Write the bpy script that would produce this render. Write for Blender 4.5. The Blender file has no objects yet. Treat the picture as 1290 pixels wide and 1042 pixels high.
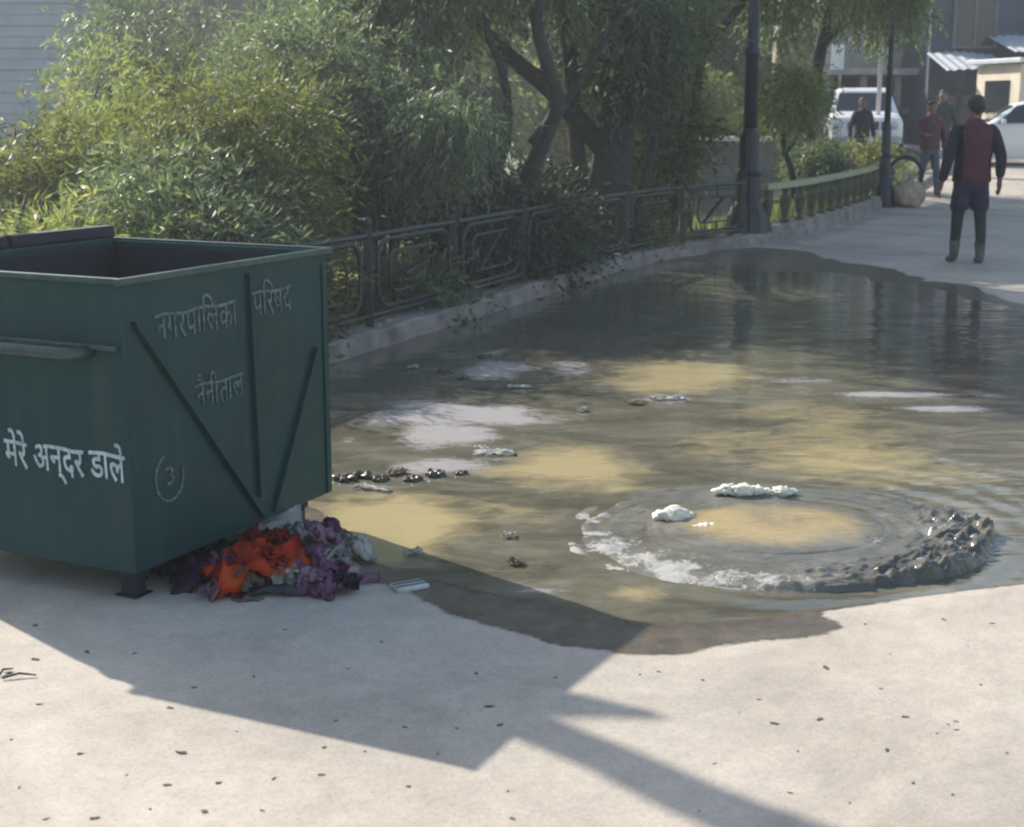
import bpy, bmesh, math, random
import numpy as np
from mathutils import Vector, Matrix, noise as mnoise
random.seed(7); RS = np.random.RandomState(11)
R = math.radians
S = bpy.context.scene
C = S.collection
# ---------------------------------------------------------------- camera
CAM_H = 1.55; PITCH = R(11.9); FP = 1800.0
cam = bpy.data.cameras.new('camera'); camo = bpy.data.objects.new('camera', cam); C.objects.link(camo)
camo.location = (0, 0, CAM_H); camo.rotation_euler = (R(90) - PITCH, 0, 0)
cam.sensor_width = 36; cam.lens = FP / 1290 * 36; cam.clip_start = .05; cam.clip_end = 2000
cam.dof.use_dof = True; cam.dof.focus_distance = 5.6; cam.dof.aperture_fstop = 5.6
S.camera = camo
# ---------------------------------------------------------------- world, sun, exposure
SUN_EL = 33.7; SUN_AZ = -44.2
w = bpy.data.worlds.new("World"); S.world = w; w.use_nodes = True
nt = w.node_tree; bg = nt.nodes["Background"]; bg.inputs[1].default_value = .15
sk = nt.nodes.new('ShaderNodeTexSky'); sk.sky_type = 'NISHITA'; sk.sun_disc = False
sk.sun_elevation = R(SUN_EL); sk.sun_rotation = R(SUN_AZ); sk.air_density = 1.3; sk.dust_density = 1.5
nt.links.new(sk.outputs[0], bg.inputs[0])
sun = bpy.data.lights.new('sun', 'SUN'); sun.energy = 5.0; sun.angle = R(.55); sun.color = (1, .935, .83)
suno = bpy.data.objects.new('sun', sun); C.objects.link(suno)
SD = Vector((math.sin(R(SUN_AZ)) * math.cos(R(SUN_EL)), math.cos(R(SUN_AZ)) * math.cos(R(SUN_EL)), math.sin(R(SUN_EL))))
suno.rotation_euler = SD.to_track_quat('Z', 'Y').to_euler(); suno.location = (-8, 8, 9)
S.view_settings.view_transform = 'Standard'; S.view_settings.look = 'None'; S.view_settings.gamma = 1
S.view_settings.exposure = .60
S.cycles.filter_width = 2.2
S.cycles.max_bounces = 6; S.cycles.transparent_max_bounces = 6
# ---------------------------------------------------------------- helpers
def ray(px, py):
    x = (px - 645) / FP; u = (521 - py) / FP
    return Vector((x, math.cos(PITCH) + u * math.sin(PITCH), -math.sin(PITCH) + u * math.cos(PITCH)))
def gz(y):                                                 # the street climbs gently away from the puddle
    t = max(0.0, y - 22.0); return .034 * t * t / (t + 3.0) if t > 0 else 0.0
def G(px, py, z=0.0):
    d = ray(px, py); t = (z - CAM_H) / d.z
    for _ in range(12):
        zz = z + gz(d.y * t); t = (zz - CAM_H) / d.z
    return Vector((d.x * t, d.y * t, z + gz(d.y * t)))
def at(px, py, Y):
    d = ray(px, py); t = Y / d.y; return Vector((d.x * t, Y, CAM_H + d.z * t))
def tag(o, label=None, cat=None, group=None, kind=None):
    if label: o['label'] = label
    if cat: o['category'] = cat
    if group: o['group'] = group
    if kind: o['kind'] = kind
    return o
def thing(name, label, cat, loc=(0, 0, 0), rz=0, group=None):
    o = bpy.data.objects.new(name, None); C.objects.link(o); o.location = loc; o.rotation_euler = (0, 0, rz)
    o.empty_display_size = .1
    return tag(o, label, cat, group)
def link(name, me, mat, parent=None, smooth=False):
    o = bpy.data.objects.new(name, me); C.objects.link(o)
    if mat:
        for m_ in (mat if isinstance(mat, (list, tuple)) else [mat]): me.materials.append(m_)
    if parent: o.parent = parent
    if smooth:
        me.polygons.foreach_set('use_smooth', [True] * len(me.polygons))
    return o
def obj(name, bm, mat, parent=None, smooth=False):
    me = bpy.data.meshes.new(name); bm.normal_update(); bm.to_mesh(me); bm.free()
    return link(name, me, mat, parent, smooth)
def box(bm, c, s, M=None, bev=0.0):
    r = bmesh.ops.create_cube(bm, size=1)
    vs = r['verts']
    bmesh.ops.scale(bm, vec=s, verts=vs); bmesh.ops.translate(bm, vec=c, verts=vs)
    if bev > 0:
        es = list({e for v in vs for e in v.link_edges})
        rr = bmesh.ops.bevel(bm, geom=es, offset=bev, segments=2, affect='EDGES', profile=.6)
        vs = rr['verts'] if rr['verts'] else vs
        vs = list({v for f in rr['faces'] for v in f.verts} | {v for v in vs if v.is_valid})
    if M is not None: bmesh.ops.transform(bm, matrix=M, verts=vs)
    return vs
def bar(bm, a, b, wx, wy, bev=0.0):
    a = Vector(a); b = Vector(b); d = b - a
    q = d.to_track_quat('Z', 'Y').to_matrix().to_4x4()
    return box(bm, (0, 0, 0), (wx, wy, d.length), Matrix.Translation((a + b) / 2) @ q, bev)
def tube(bm, pts, rad, n=8, caps=True):
    pts = [Vector(p) for p in pts]
    if not isinstance(rad, (list, tuple)): rad = [rad] * len(pts)
    rings = []; up = Vector((0, 0, 1)); prev = None
    for i, p in enumerate(pts):
        d = (pts[min(i + 1, len(pts) - 1)] - pts[max(i - 1, 0)]).normalized()
        if prev is None:
            a = d.cross(Vector((0, 0, 1)));  a = a if a.length > .01 else d.cross(Vector((1, 0, 0)))
        else: a = prev - d * prev.dot(d)
        a.normalize(); b = d.cross(a); prev = a
        rings.append([bm.verts.new(p + (a * math.cos(2 * math.pi * k / n) + b * math.sin(2 * math.pi * k / n)) * rad[i]) for k in range(n)])
    for i in range(len(rings) - 1):
        for k in range(n):
            bm.faces.new((rings[i][k], rings[i][(k + 1) % n], rings[i + 1][(k + 1) % n], rings[i + 1][k]))
    if caps:
        bm.faces.new(rings[0][::-1]); bm.faces.new(rings[-1])
def lathe(bm, prof, n=20, c=(0, 0, 0), wob=None):
    c = Vector(c); rings = []
    for r, z in prof:
        rings.append([bm.verts.new(c + Vector((r * math.cos(2 * math.pi * k / n), r * math.sin(2 * math.pi * k / n), z))) for k in range(n)])
    for i in range(len(rings) - 1):
        for k in range(n):
            bm.faces.new((rings[i][k], rings[i][(k + 1) % n], rings[i + 1][(k + 1) % n], rings[i + 1][k]))
    bm.faces.new(rings[0][::-1]); bm.faces.new(rings[-1])
# value noise, vectorised
_T = RS.rand(256, 256)
def vn(x, y):
    x = np.asarray(x, float); y = np.asarray(y, float)
    xi = np.floor(x).astype(int); yi = np.floor(y).astype(int); fx = x - xi; fy = y - yi
    fx = fx * fx * (3 - 2 * fx); fy = fy * fy * (3 - 2 * fy)
    g = lambda a, b: _T[a & 255, b & 255]
    return (g(xi, yi) * (1 - fx) + g(xi + 1, yi) * fx) * (1 - fy) + (g(xi, yi + 1) * (1 - fx) + g(xi + 1, yi + 1) * fx) * fy
def fbm(x, y, o=4):
    s = 0; a = .5; f = 1.0
    for i in range(o): s = s + a * (vn(x * f + 17 * i, y * f + 31 * i) - .5); a *= .5; f *= 2.1
    return s
def sstep(a, b, x):
    t = np.clip((x - a) / (b - a), 0, 1); return t * t * (3 - 2 * t)
def grid(name, xs, ys, zf, mat, attrs=None, keep=None, smooth=True):
    X, Y = np.meshgrid(xs, ys); nx, ny = len(xs), len(ys)
    Z = zf(X, Y)
    co = np.stack([X, Y, Z], -1).reshape(-1, 3)
    idx = np.arange(nx * ny).reshape(ny, nx)
    q = np.stack([idx[:-1, :-1], idx[:-1, 1:], idx[1:, 1:], idx[1:, :-1]], -1).reshape(-1, 4)
    if keep is not None:
        k = keep(X, Y).reshape(-1); q = q[k[q].any(1)]
        used = np.zeros(nx * ny, bool); used[q.reshape(-1)] = True
        mp = np.cumsum(used) - 1; q = mp[q]; co = co[used]
    else: used = np.ones(nx * ny, bool)
    me = mesh_np(name, co, q)
    for k, f in (attrs or {}).items():
        v = np.asarray(f(X, Y), float).reshape(-1)[used]
        at_ = me.attributes.new(k, 'FLOAT', 'POINT'); at_.data.foreach_set('value', v.astype(np.float32))
    return link(name, me, mat, None, smooth)
def mesh_np(name, co, q):
    me = bpy.data.meshes.new(name); k = q.shape[1]
    me.vertices.add(len(co)); me.vertices.foreach_set('co', co.astype(np.float32).reshape(-1))
    me.loops.add(q.size); me.loops.foreach_set('vertex_index', q.astype(np.int32).reshape(-1))
    me.polygons.add(len(q)); me.polygons.foreach_set('loop_start', np.arange(0, q.size, k, dtype=np.int32))
    me.polygons.foreach_set('loop_total', np.full(len(q), k, dtype=np.int32))
    me.update(calc_edges=True); return me
# ---------------------------------------------------------------- materials
class NM:
    def __init__(s, name):
        s.m = bpy.data.materials.new(name); s.m.use_nodes = True; s.t = s.m.node_tree; s.p = s.t.nodes['Principled BSDF']
        s.out = s.t.nodes['Material Output']
    def n(s, ty, **kw):
        x = s.t.nodes.new(ty)
        for k, v in kw.items():
            if k in x.inputs: x.inputs[k].default_value = v
            else: setattr(x, k, v)
        return x
    def l(s, a, b): s.t.links.new(a, b)
    def coord(s, scale=(1, 1, 1), which='Object'):
        tc = s.n('ShaderNodeTexCoord'); mp = s.n('ShaderNodeMapping'); mp.inputs['Scale'].default_value = scale
        s.l(tc.outputs[which], mp.inputs[0]); return mp.outputs[0]
    def noise(s, scale, detail=4, rough=.6, vec=None, stretch=(1, 1, 1)):
        x = s.n('ShaderNodeTexNoise'); x.inputs['Scale'].default_value = scale; x.inputs['Detail'].default_value = detail; x.inputs['Roughness'].default_value = rough
        s.l(vec if vec is not None else s.coord(stretch), x.inputs['Vector']); return x.outputs['Fac']
    def ramp(s, fac, stops):
        r = s.n('ShaderNodeValToRGB'); e = r.color_ramp.elements
        while len(e) < len(stops): e.new(.5)
        for i, (p, c) in enumerate(stops):
            e[i].position = p; e[i].color = (c[0], c[1], c[2], 1) if hasattr(c, '__len__') else (c, c, c, 1)
        s.l(fac, r.inputs[0]); return r.outputs[0]
    def mix(s, fac, a, b, mode='MIX'):
        x = s.n('ShaderNodeMix'); x.data_type = 'RGBA'; x.blend_type = mode
        for sock, v in ((x.inputs[0], fac), (x.inputs[6], a), (x.inputs[7], b)):
            if hasattr(v, 'links'): s.l(v, sock)
            elif hasattr(v, '__len__'): sock.default_value = (v[0], v[1], v[2], 1)
            else: sock.default_value = v
        return x.outputs[2]
    def math(s, op, a, b=0.0, clamp=False):
        x = s.n('ShaderNodeMath'); x.operation = op; x.use_clamp = clamp
        for sock, v in ((x.inputs[0], a), (x.inputs[1], b)):
            if hasattr(v, 'links'): s.l(v, sock)
            else: sock.default_value = v
        return x.outputs[0]
    def attr(s, name):
        x = s.n('ShaderNodeAttribute'); x.attribute_name = name; return x.outputs['Fac']
    def col(s, v):
        if hasattr(v, 'links'): s.l(v, s.p.inputs['Base Color'])
        else: s.p.inputs['Base Color'].default_value = (v[0], v[1], v[2], 1)
    def rough(s, v):
        if hasattr(v, 'links'): s.l(v, s.p.inputs['Roughness'])
        else: s.p.inputs['Roughness'].default_value = v
    def bump(s, h, strength=.3, dist=.01, nrm=None):
        b = s.n('ShaderNodeBump'); b.inputs['Strength'].default_value = strength; b.inputs['Distance'].default_value = dist
        s.l(h, b.inputs['Height'])
        if nrm is not None: s.l(nrm, b.inputs['Normal'])
        s.l(b.outputs[0], s.p.inputs['Normal']); return b.outputs[0]
def simple(name, c, rough=.6, var=.25, scale=6, metal=0, bump=.15, bscale=40, spec=None):
    m = NM(name); f = m.noise(scale, 5)
    a = [max(0, x * (1 - var)) for x in c]; b = [min(1, x * (1 + var)) for x in c]
    m.col(m.ramp(f, [(.3, a), (.7, b)])); m.rough(rough); m.p.inputs['Metallic'].default_value = metal
    if spec is not None: m.p.inputs['Specular IOR Level'].default_value = spec
    if bump: m.bump(m.noise(bscale, 4), bump, .004 if bscale > 10 else .03)
    return m.m
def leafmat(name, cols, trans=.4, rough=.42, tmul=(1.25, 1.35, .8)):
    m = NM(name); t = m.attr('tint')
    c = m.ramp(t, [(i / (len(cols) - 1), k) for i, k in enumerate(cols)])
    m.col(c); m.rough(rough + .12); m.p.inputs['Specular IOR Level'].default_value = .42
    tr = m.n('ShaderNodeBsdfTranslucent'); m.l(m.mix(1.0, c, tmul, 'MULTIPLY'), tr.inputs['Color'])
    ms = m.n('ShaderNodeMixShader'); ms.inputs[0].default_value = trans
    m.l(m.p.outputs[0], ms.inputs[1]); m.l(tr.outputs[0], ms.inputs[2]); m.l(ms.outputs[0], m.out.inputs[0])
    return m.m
M = {}
# concrete road; attribute wet darkens and glosses it
m = NM('concrete_road'); wet = m.attr('wet')
f1 = m.noise(.9, 6, .65); f2 = m.noise(9, 6, .7); f3 = m.noise(95, 3, .6)
base = m.ramp(f1, [(.3, (.44, .385, .32)), (.5, (.535, .47, .395)), (.72, (.60, .53, .45))])
base = m.mix(.5, base, m.ramp(f2, [(.3, (.62, .62, .62)), (.7, (1.0, 1.0, 1.0))]), 'MULTIPLY')
base = m.mix(.22, base, m.ramp(f3, [(.35, .35), (.6, 1.0)]), 'MULTIPLY')
sp = m.noise(150, 2, .5); base = m.mix(m.ramp(sp, [(.66, 0.0), (.71, .55)]), base, (.16, .14, .12))
sn_ = m.noise(.42, 6, .7); sn_.node.inputs['Distortion'].default_value = 1.5; base = m.mix(.8, base, m.ramp(sn_, [(.36, (.76, .76, .77)), (.55, (1.0, 1.0, 1.0))]), 'MULTIPLY')
wetc = m.mix(1.0, base, m.ramp(f2, [(.3, (.19, .18, .165)), (.75, (.36, .335, .30))]), 'MULTIPLY')
wn = m.math('MULTIPLY_ADD', f2, .5); wn = m.math('ADD', m.math('MULTIPLY', m.noise(5, 7, .75), 1.0), m.math('ADD', wet, -.5))
wf = m.ramp(wn, [(.42, 0.0), (.56, 1.0)]); wf2 = m.mix(1.0, wf, m.ramp(wet, [(.02, 0.0), (.12, 1.0)]), 'MULTIPLY')
m.col(m.mix(wf2, base, wetc)); m.rough(m.ramp(wf2, [(0, .88), (1, .26)])); m.p.inputs['Specular IOR Level'].default_value = .35
m.bump(m.math('ADD', m.math('MULTIPLY', f3, .6), f2), .35, .006); M['road'] = m.m
# murky water
m = NM('murky_water'); silt_sun = m.attr('silt_sun'); foam = m.attr('foam')
st = (1, 1.8, 1)
n1 = m.noise(1.9, 6, .65, stretch=st); n1.node.inputs['Distortion'].default_value = 1.1; n2 = m.noise(5, 6, .7, stretch=st); n2.node.inputs['Distortion'].default_value = .9; n3 = m.noise(13, 6, .7, stretch=(1, 1.9, 1)); n3.node.inputs['Distortion'].default_value = 1.2
c = m.ramp(n1, [(.32, (.075, .072, .055)), (.52, (.13, .122, .09)), (.72, (.21, .195, .15))])
sn = m.math('ADD', silt_sun, m.math('MULTIPLY', m.math('ADD', n2, -.5), 1.5))
c = m.mix(m.ramp(sn, [(.12, 0.0), (.8, .92)]), c, (.41, .335, .18))  # yellow tone paints sunlight on the silty water
fn = m.math('ADD', foam, m.math('MULTIPLY', m.math('ADD', n3, -.5), 1.1))
ff = m.ramp(fn, [(.35, 0.0), (.75, 1.0)])
c = m.mix(ff, c, (.30, .28, .275)); m.col(c)  # grey for scum, and for the painted sky streaks
m.rough(m.ramp(ff, [(0, .07), (1, .5)])); m.p.inputs['IOR'].default_value = 1.33
h = m.math('ADD', m.noise(3.2, 2, .5, stretch=(1, 2.6, 1)), m.math('MULTIPLY', m.noise(16, 3, .5, stretch=(1, 2.4, 1)), .22))
h = m.math('ADD', h, m.math('MULTIPLY', ff, .12))
m.bump(h, .34, .010); M['water'] = m.m
# churned water of the upwelling
m = NM('churned_water'); silt_sun = m.attr('silt_sun'); foam = m.attr('foam')
n1 = m.noise(2.6, 6, .65, stretch=(1, 1.6, 1)); n1.node.inputs['Distortion'].default_value = 1.0
n2 = m.noise(6, 4, .6); n2.node.inputs['Distortion'].default_value = .8; n3 = m.noise(38, 5, .7); n3.node.inputs['Distortion'].default_value = .7
c = m.ramp(n1, [(.32, (.11, .105, .085)), (.52, (.16, .152, .125)), (.72, (.235, .225, .195))])
rg = m.attr('ridge'); c = m.mix(rg, c, (.085, .082, .07))  # ridge colour darkened to paint its backlit shade
c = m.mix(m.ramp(m.math('ADD', silt_sun, m.math('MULTIPLY', m.math('ADD', n2, -.5), .9)), [(.2, 0.0), (.9, .9)]), c, (.42, .32, .16))
ff = m.ramp(m.math('ADD', foam, m.math('MULTIPLY', m.math('ADD', n3, -.5), 2.2)), [(.45, 0.0), (.85, 1.0)])
c = m.mix(ff, c, (.40, .385, .36)); m.col(c); m.rough(m.ramp(ff, [(0, .06), (1, .45)])); m.p.inputs['IOR'].default_value = 1.33
hh = m.math('ADD', m.noise(13, 4, .6, stretch=(1, 1.7, 1)), m.math('MULTIPLY', ff, .25))
m.bump(hh, .65, .016); M['churn'] = m.m
M['foam'] = simple('foam_white', (.74, .70, .58), .55, .15, 30, bump=.6, bscale=120)
# painted green steel of the bin
m = NM('bin_green_paint'); f1 = m.noise(2.2, 5); f2 = m.noise(14, 6, .7); f3 = m.noise(60, 3)
c = m.ramp(f1, [(.3, (.004, .036, .039)), (.7, (.008, .054, .054))])
c = m.mix(m.ramp(f2, [(.60, 0.0), (.78, .45)]), c, (.05, .075, .075))
st_ = m.noise(1.0, 5, .65, stretch=(14, 14, 1.1)); c = m.mix(m.ramp(st_, [(.50, 0.0), (.72, .65)]), c, (.035, .055, .055))
m.col(c); m.rough(m.ramp(f2, [(.3, .38), (.7, .58)])); m.bump(m.noise(3.0, 2), .5, .03); m.p.inputs['Specular IOR Level'].default_value = .3
rst = m.ramp(m.noise(38, 5, .75), [(.66, 0.0), (.72, 1.0)]); bc = m.p.inputs['Base Color'].links[0].from_socket; m.col(m.mix(m.mix(1.0, rst, m.ramp(f1, [(.45, 0.0), (.6, .9)]), 'MULTIPLY'), bc, (.07, .045, .03))); M['bin'] = m.m
M['bin_dark'] = simple('bin_dark_steel_shade', (.010, .014, .022), .7, .4, 8)  # lid and feet, and the painted shade inside
M['bin_edge'] = simple('bin_rim_highlight', (.030, .065, .062), .3, .4, 20)  # lighter green paints the highlight along rim, ledge and handle
m = NM('faded_white_lettering'); f = m.noise(26, 4, .7)
m.col(m.ramp(f, [(.35, (.22, .33, .36)), (.6, (.50, .60, .63))])); m.rough(.6); M['letter'] = m.m
m = NM('worn_lettering'); f = m.noise(40, 4, .7)
m.col(m.ramp(f, [(.4, (.03, .07, .08)), (.62, (.16, .21, .235))])); m.rough(.6); M['letter2'] = m.m
M['iron'] = simple('rail_green_iron', (.014, .028, .025), .45, .5, 12)
M['pole'] = simple('post_black_paint', (.014, .019, .028), .4, .4, 5)
M['kerb'] = simple('kerb_stone', (.25, .215, .195), .8, .5, 4, bump=.5)
M['mossy'] = simple('mossy_rail', (.38, .37, .22), .7, .3, 9)
M['baluster'] = simple('baluster_paint', (.07, .075, .04), .7, .4, 9)
M['bark'] = simple('bark_dark', (.035, .030, .027), .85, .5, 14, bump=.9, bscale=28)
M['bark2'] = simple('bark_grey', (.15, .13, .10), .85, .5, 14, bump=.9, bscale=28)
M['soil'] = simple('bank_soil', (.10, .095, .045), .95, .5, 3, bump=.6, bscale=18)
m = NM('bank_grass'); f = m.noise(.8, 5); f2 = m.noise(12, 4)
c = m.mix(f2, m.ramp(f, [(.3, (.05, .075, .022)), (.55, (.11, .14, .04)), (.75, (.20, .19, .075))]), (.12, .14, .06))
m.col(c); m.rough(.9); m.bump(f2, .8, .05); M['grass'] = m.m
M['leaf_yellow'] = leafmat('leaf_yellow_green', [(.10, .135, .06), (.18, .22, .09), (.29, .31, .13), (.38, .33, .17)], .5)
M['leaf_grey'] = leafmat('leaf_grey_green', [(.075, .105, .07), (.12, .155, .10), (.19, .225, .145), (.29, .33, .22)], .45, .34)
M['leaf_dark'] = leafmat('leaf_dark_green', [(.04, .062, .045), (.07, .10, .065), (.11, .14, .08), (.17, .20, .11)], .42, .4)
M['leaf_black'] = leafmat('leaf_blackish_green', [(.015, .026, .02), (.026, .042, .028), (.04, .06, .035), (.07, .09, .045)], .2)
M['leaf_olive'] = leafmat('leaf_olive', [(.065, .08, .035), (.11, .13, .05), (.17, .18, .065), (.24, .23, .085)], .45)
M['leaf_rust'] = leafmat('leaf_rust', [(.12, .06, .035), (.20, .11, .05), (.17, .15, .06), (.25, .2, .08)], .35)
# ---------------------------------------------------------------- kerb line and puddle outline, metres
KL = [(-5.2, -1.2), (-4.0, 1.9), (-2.62, 5.2), (-1.145, 8.83), (-.156, 11.18), (.62, 13.1), (1.352, 14.75), (1.95, 15.75), (2.75, 16.75),
      (3.75, 18.3), (4.95, 20.9), (6.35, 24.2), (8.2, 28.5), (10.2, 34.0), (11.0, 40.0)]
def resample(P, step):
    P = [Vector((p[0], p[1])) for p in P]; out = []
    # Catmull-Rom
    D = []
    for i in range(len(P) - 1):
        p0 = P[max(i - 1, 0)]; p1 = P[i]; p2 = P[i + 1]; p3 = P[min(i + 2, len(P) - 1)]
        n = max(2, int((p2 - p1).length / .1))
        for k in range(n):
            t = k / n
            D.append(.5 * ((2 * p1) + (p2 - p0) * t + (2 * p0 - 5 * p1 + 4 * p2 - p3) * t * t + (3 * p1 - p0 - 3 * p2 + p3) * t ** 3))
    D.append(P[-1]); acc = 0; out = [D[0]]
    for a, b in zip(D, D[1:]):
        acc += (b - a).length
        if acc >= step: out.append(b); acc = 0
    return out
KR = resample(KL, .5)
_ka = np.array([(p.x, p.y) for p in KR])
def side(X, Y):                                            # signed distance to the kerb, + on the bank side
    X = np.asarray(X, float); Y = np.asarray(Y, float)
    xk = np.interp(Y, _ka[:, 1], _ka[:, 0]); sl = np.gradient(_ka[:, 0], _ka[:, 1])
    s = np.interp(Y, _ka[:, 1], sl); return (xk - X) / np.sqrt(1 + s * s)
WATER_PX = [(415, 640), (440, 668), (480, 703), (540, 724), (600, 737), (700, 758), (760, 772), (820, 778), (880, 780), (950, 771), (1050, 760),
            (1150, 747), (1290, 730), (1480, 690), (1640, 600), (1640, 520), (1450, 440), (1300, 402), (1255, 384), (1200, 376), (1160, 360), (1100, 357), (1050, 345), (980, 343), (935, 335), (900, 336)]
WP = [G(*p).xy for p in WATER_PX]
WP += [Vector((1.9, 15.2)), Vector((1.2, 14.6)), Vector((-.2, 11.3)), Vector((-1.2, 8.9)), Vector((-1.9, 7.1)), Vector((-1.55, 6.4))]
WET_PX = [(430, 690), (470, 735), (520, 745), (560, 768), (640, 788), (720, 811), (800, 823), (850, 825), (930, 815), (1000, 808), (1062, 792),
          (1030, 775), (1100, 764), (1290, 742), (1600, 700), (1800, 600), (1700, 420), (1290, 388), (1230, 362), (1180, 354), (1120, 336), (1080, 333), (1010, 318), (950, 313)]
WT = [G(*p).xy for p in WET_PX] + [Vector((2.2, 16.0)), Vector((1.2, 14.8)), Vector((-1.2, 9)), Vector((-2.0, 7)), Vector((-1.2, 5.9))]
def sdist(P, X, Y):                                        # + inside
    X = np.asarray(X, float); Y = np.asarray(Y, float)
    P = np.array([(p[0], p[1]) for p in P]); Q = np.roll(P, -1, 0)
    d = np.full(X.shape, 1e9); ins = np.zeros(X.shape, bool)
    for (ax, ay), (bx, by) in zip(P, Q):
        ex, ey = bx - ax, by - ay; t = np.clip(((X - ax) * ex + (Y - ay) * ey) / (ex * ex + ey * ey + 1e-12), 0, 1)
        d = np.minimum(d, (X - ax - t * ex) ** 2 + (Y - ay - t * ey) ** 2)
        c1 = (ay > Y) != (by > Y); xx = ax + (Y - ay) * ex / (ey if abs(ey) > 1e-9 else 1e-9)
        ins ^= c1 & (X < xx)
    d = np.sqrt(d); return np.where(ins, d, -d)
def gzv(Y):
    t = np.maximum(0, Y - 22.0); return .034 * t * t / (t + 3.0)
def road_z(X, Y):
    d = sdist(WP, X, Y); n = fbm(X * 1.7, Y * 1.7, 4)
    z = np.where(d > 0, -.045 * sstep(0, .5, d), .009 * sstep(0, .10, -d) + .010 * sstep(0, .8, -d))
    z = z - .022 * sstep(9, 14, Y) * fbm(X * 1.1 + 7, Y * .8, 4) * sstep(1.2, .1, np.abs(d))
    return z + n * .006 * sstep(2.5, .2, np.abs(d)) - .002 + gzv(Y)
def wetness(X, Y):
    return sstep(-.10, .10, sdist(WT, X, Y) + (.22 + .35 * sstep(8, 14, Y)) * fbm(X * 1.4, Y * 1.1 + 3, 4))
def keep_road(X, Y): return side(X, Y) < .06
ysn = np.concatenate([np.arange(-1.5, 2.5, .12), np.arange(2.5, 7.5, .035), np.arange(7.5, 18, .08), np.arange(18, 46, .4)])
xsn = np.concatenate([np.arange(-6, -2.2, .15), np.arange(-2.2, 3.2, .04), np.arange(3.2, 9, .1), np.arange(9, 26, .5)])
tag(grid('road', xsn, ysn, road_z, M['road'], {'wet': wetness}, keep_road), kind='structure')
# water
def eb(X, Y, px, py, hx, hy, rot=0, seed=0):               # soft blob whose centre and size come from the photograph
    c = G(px, py); rx = abs(G(px + hx, py).x - c.x); ry = abs(G(px, py - hy).y - G(px, py + hy).y) / 2
    u = (X - c.x) / rx; v = (Y - c.y) / ry; wob = fbm(X * 1.9 + seed, Y * 3.2 + seed * 2, 5) * 2.3
    return np.clip(1.35 - np.sqrt(u * u + v * v) + wob * .8, 0, 1)
def sunlit_silt_f(X, Y):  # sunlit yellow patches, painted into the water colour
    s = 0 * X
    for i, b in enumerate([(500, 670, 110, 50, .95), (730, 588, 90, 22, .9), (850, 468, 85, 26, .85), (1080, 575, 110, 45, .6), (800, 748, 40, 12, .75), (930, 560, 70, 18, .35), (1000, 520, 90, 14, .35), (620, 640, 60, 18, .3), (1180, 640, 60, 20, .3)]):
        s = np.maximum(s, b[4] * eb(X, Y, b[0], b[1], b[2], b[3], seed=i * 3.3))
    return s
def foam_glint_f(X, Y):
    s = 0 * X
    for i, b in enumerate([(600, 522, 120, 18, .95), (560, 548, 80, 14, .8), (625, 465, 50, 20, .75), (440, 552, 30, 10, .5), (715, 462, 30, 14, .6), (540, 590, 70, 12, .7), (640, 630, 25, 8, .4), (640, 692, 26, 10, .35), (1100, 497, 130, 5, .85), (1180, 515, 80, 5, .8), (1000, 480, 60, 4, .6), (840, 503, 40, 6, .7), (680, 745, 60, 6, .7), (1120, 600, 60, 6, .45), (1180, 580, 60, 5, .4)]):  # the thin streaks on the right are painted sky reflections
        s = np.maximum(s, b[4] * eb(X, Y, b[0], b[1], b[2], b[3], seed=40 + i * 2.7))
    return s
DC = G(975, 668); DR = .80
def water_z(X, Y):
    r = np.sqrt((X - DC.x) ** 2 + (Y - DC.y) ** 2)
    rip = .0028 * np.sin((r - DR) * 38 + 16 * fbm(X * 1.6, Y * 1.6, 3)) * np.exp(-np.maximum(0, r - DR) * 2.2) * (r > DR * .8)
    return rip + .005 * fbm(X * 5, Y * 8, 3) + .002
def keep_water(X, Y): return (sdist(WP, X, Y) > -.18) & (side(X, Y) < .05)
xw = np.concatenate([np.arange(-2.4, 3.4, .03), np.arange(3.4, 9, .12)]); yw = np.concatenate([np.arange(3.6, 8, .03), np.arange(8, 17.5, .07)])
tag(grid('flood_water', xw, yw, water_z, M['water'], {'silt_sun': sunlit_silt_f, 'foam': foam_glint_f}, keep_water), kind='structure')
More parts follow.
